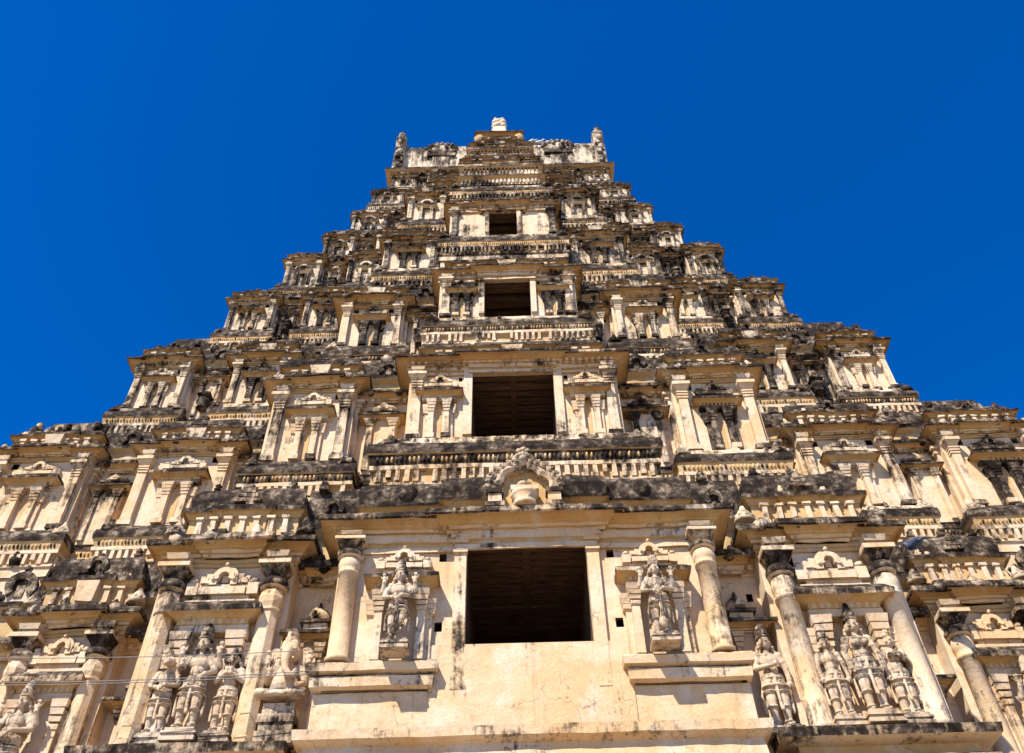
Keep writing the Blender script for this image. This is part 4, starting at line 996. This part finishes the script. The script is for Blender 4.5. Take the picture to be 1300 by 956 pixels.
bird(10.9, 20.9, 14.35, 1.6, 1.9, 'slate blue pigeon perched on a dark ledge at right, above the rightmost columns', BIRDD)
# ------------------------------------------------------------------ ground
gm = M(); gm.v = [(-600, -600, 0), (600, -600, 0), (600, 600, 0), (-600, 600, 0)]; gm.face((0, 1, 2, 3))
tag(obj('ground', gm, None, mats=[SAND], amp=0, origin=(0, 0, 0), top=1), None, None, kind='structure')
# ------------------------------------------------------------------ light
w = bpy.data.worlds.new('World'); scene.world = w; w.use_nodes = True; nt = w.node_tree; nt.nodes.clear()
SUN_EL, SUN_AZ = R(50), R(-32)          # azimuth from the facade's outward normal (-y), negative = from the left
sd = Vector((math.sin(SUN_AZ)*math.cos(SUN_EL), -math.cos(SUN_AZ)*math.cos(SUN_EL), math.sin(SUN_EL)))   # towards the sun
sky = N(nt, 'ShaderNodeTexSky', sky_type='NISHITA'); sky.sun_disc = False; sky.sun_elevation = SUN_EL
sky.sun_rotation = math.atan2(sd.x, sd.y); sky.altitude = 1500; sky.air_density = 1.0; sky.dust_density = 0.05; sky.ozone_density = 4.0
hs = N(nt, 'ShaderNodeHueSaturation'); hs.inputs['Saturation'].default_value = 1.45; hs.inputs['Hue'].default_value = 0.513
nt.links.new(sky.outputs[0], hs.inputs['Color'])
bg = N(nt, 'ShaderNodeBackground'); bg.inputs[1].default_value = 0.12; nt.links.new(hs.outputs[0], bg.inputs[0])
wo = N(nt, 'ShaderNodeOutputWorld'); nt.links.new(bg.outputs[0], wo.inputs[0])
sl = bpy.data.lights.new('sun', 'SUN'); sl.energy = 4.9; sl.angle = R(.5); sl.color = (1.0, .94, .83)
so = bpy.data.objects.new('sun', sl); COL.objects.link(so); so.rotation_euler = (-sd).to_track_quat('-Z', 'Y').to_euler(); so.location = sd*80
# ------------------------------------------------------------------ camera
cam = bpy.data.cameras.new('camera'); co = bpy.data.objects.new('camera', cam); COL.objects.link(co); scene.camera = co
cam.sensor_width = 36; cam.lens = 1145/1300*36; cam.shift_y = -44.5/1300; cam.clip_end = 3000; cam.clip_start = .05
TH, RO = R(48.2), R(1.5)
fwd = Vector((0, math.cos(TH), math.sin(TH))); rt = Vector((1, 0, 0)); up = rt.cross(fwd)
rot = Matrix.Rotation(RO, 3, fwd); rt = rot @ rt; up = rot @ up
mt = Matrix((rt, up, -fwd)).transposed().to_4x4(); mt.translation = (0, 0, EYE); co.matrix_world = mt
vs = scene.view_settings; vs.view_transform = 'Standard'; vs.look = 'None'; vs.exposure = 0.82; vs.gamma = 1; vs.use_curve_mapping = False
scene.cycles.max_bounces = 8; scene.cycles.diffuse_bounces = 5
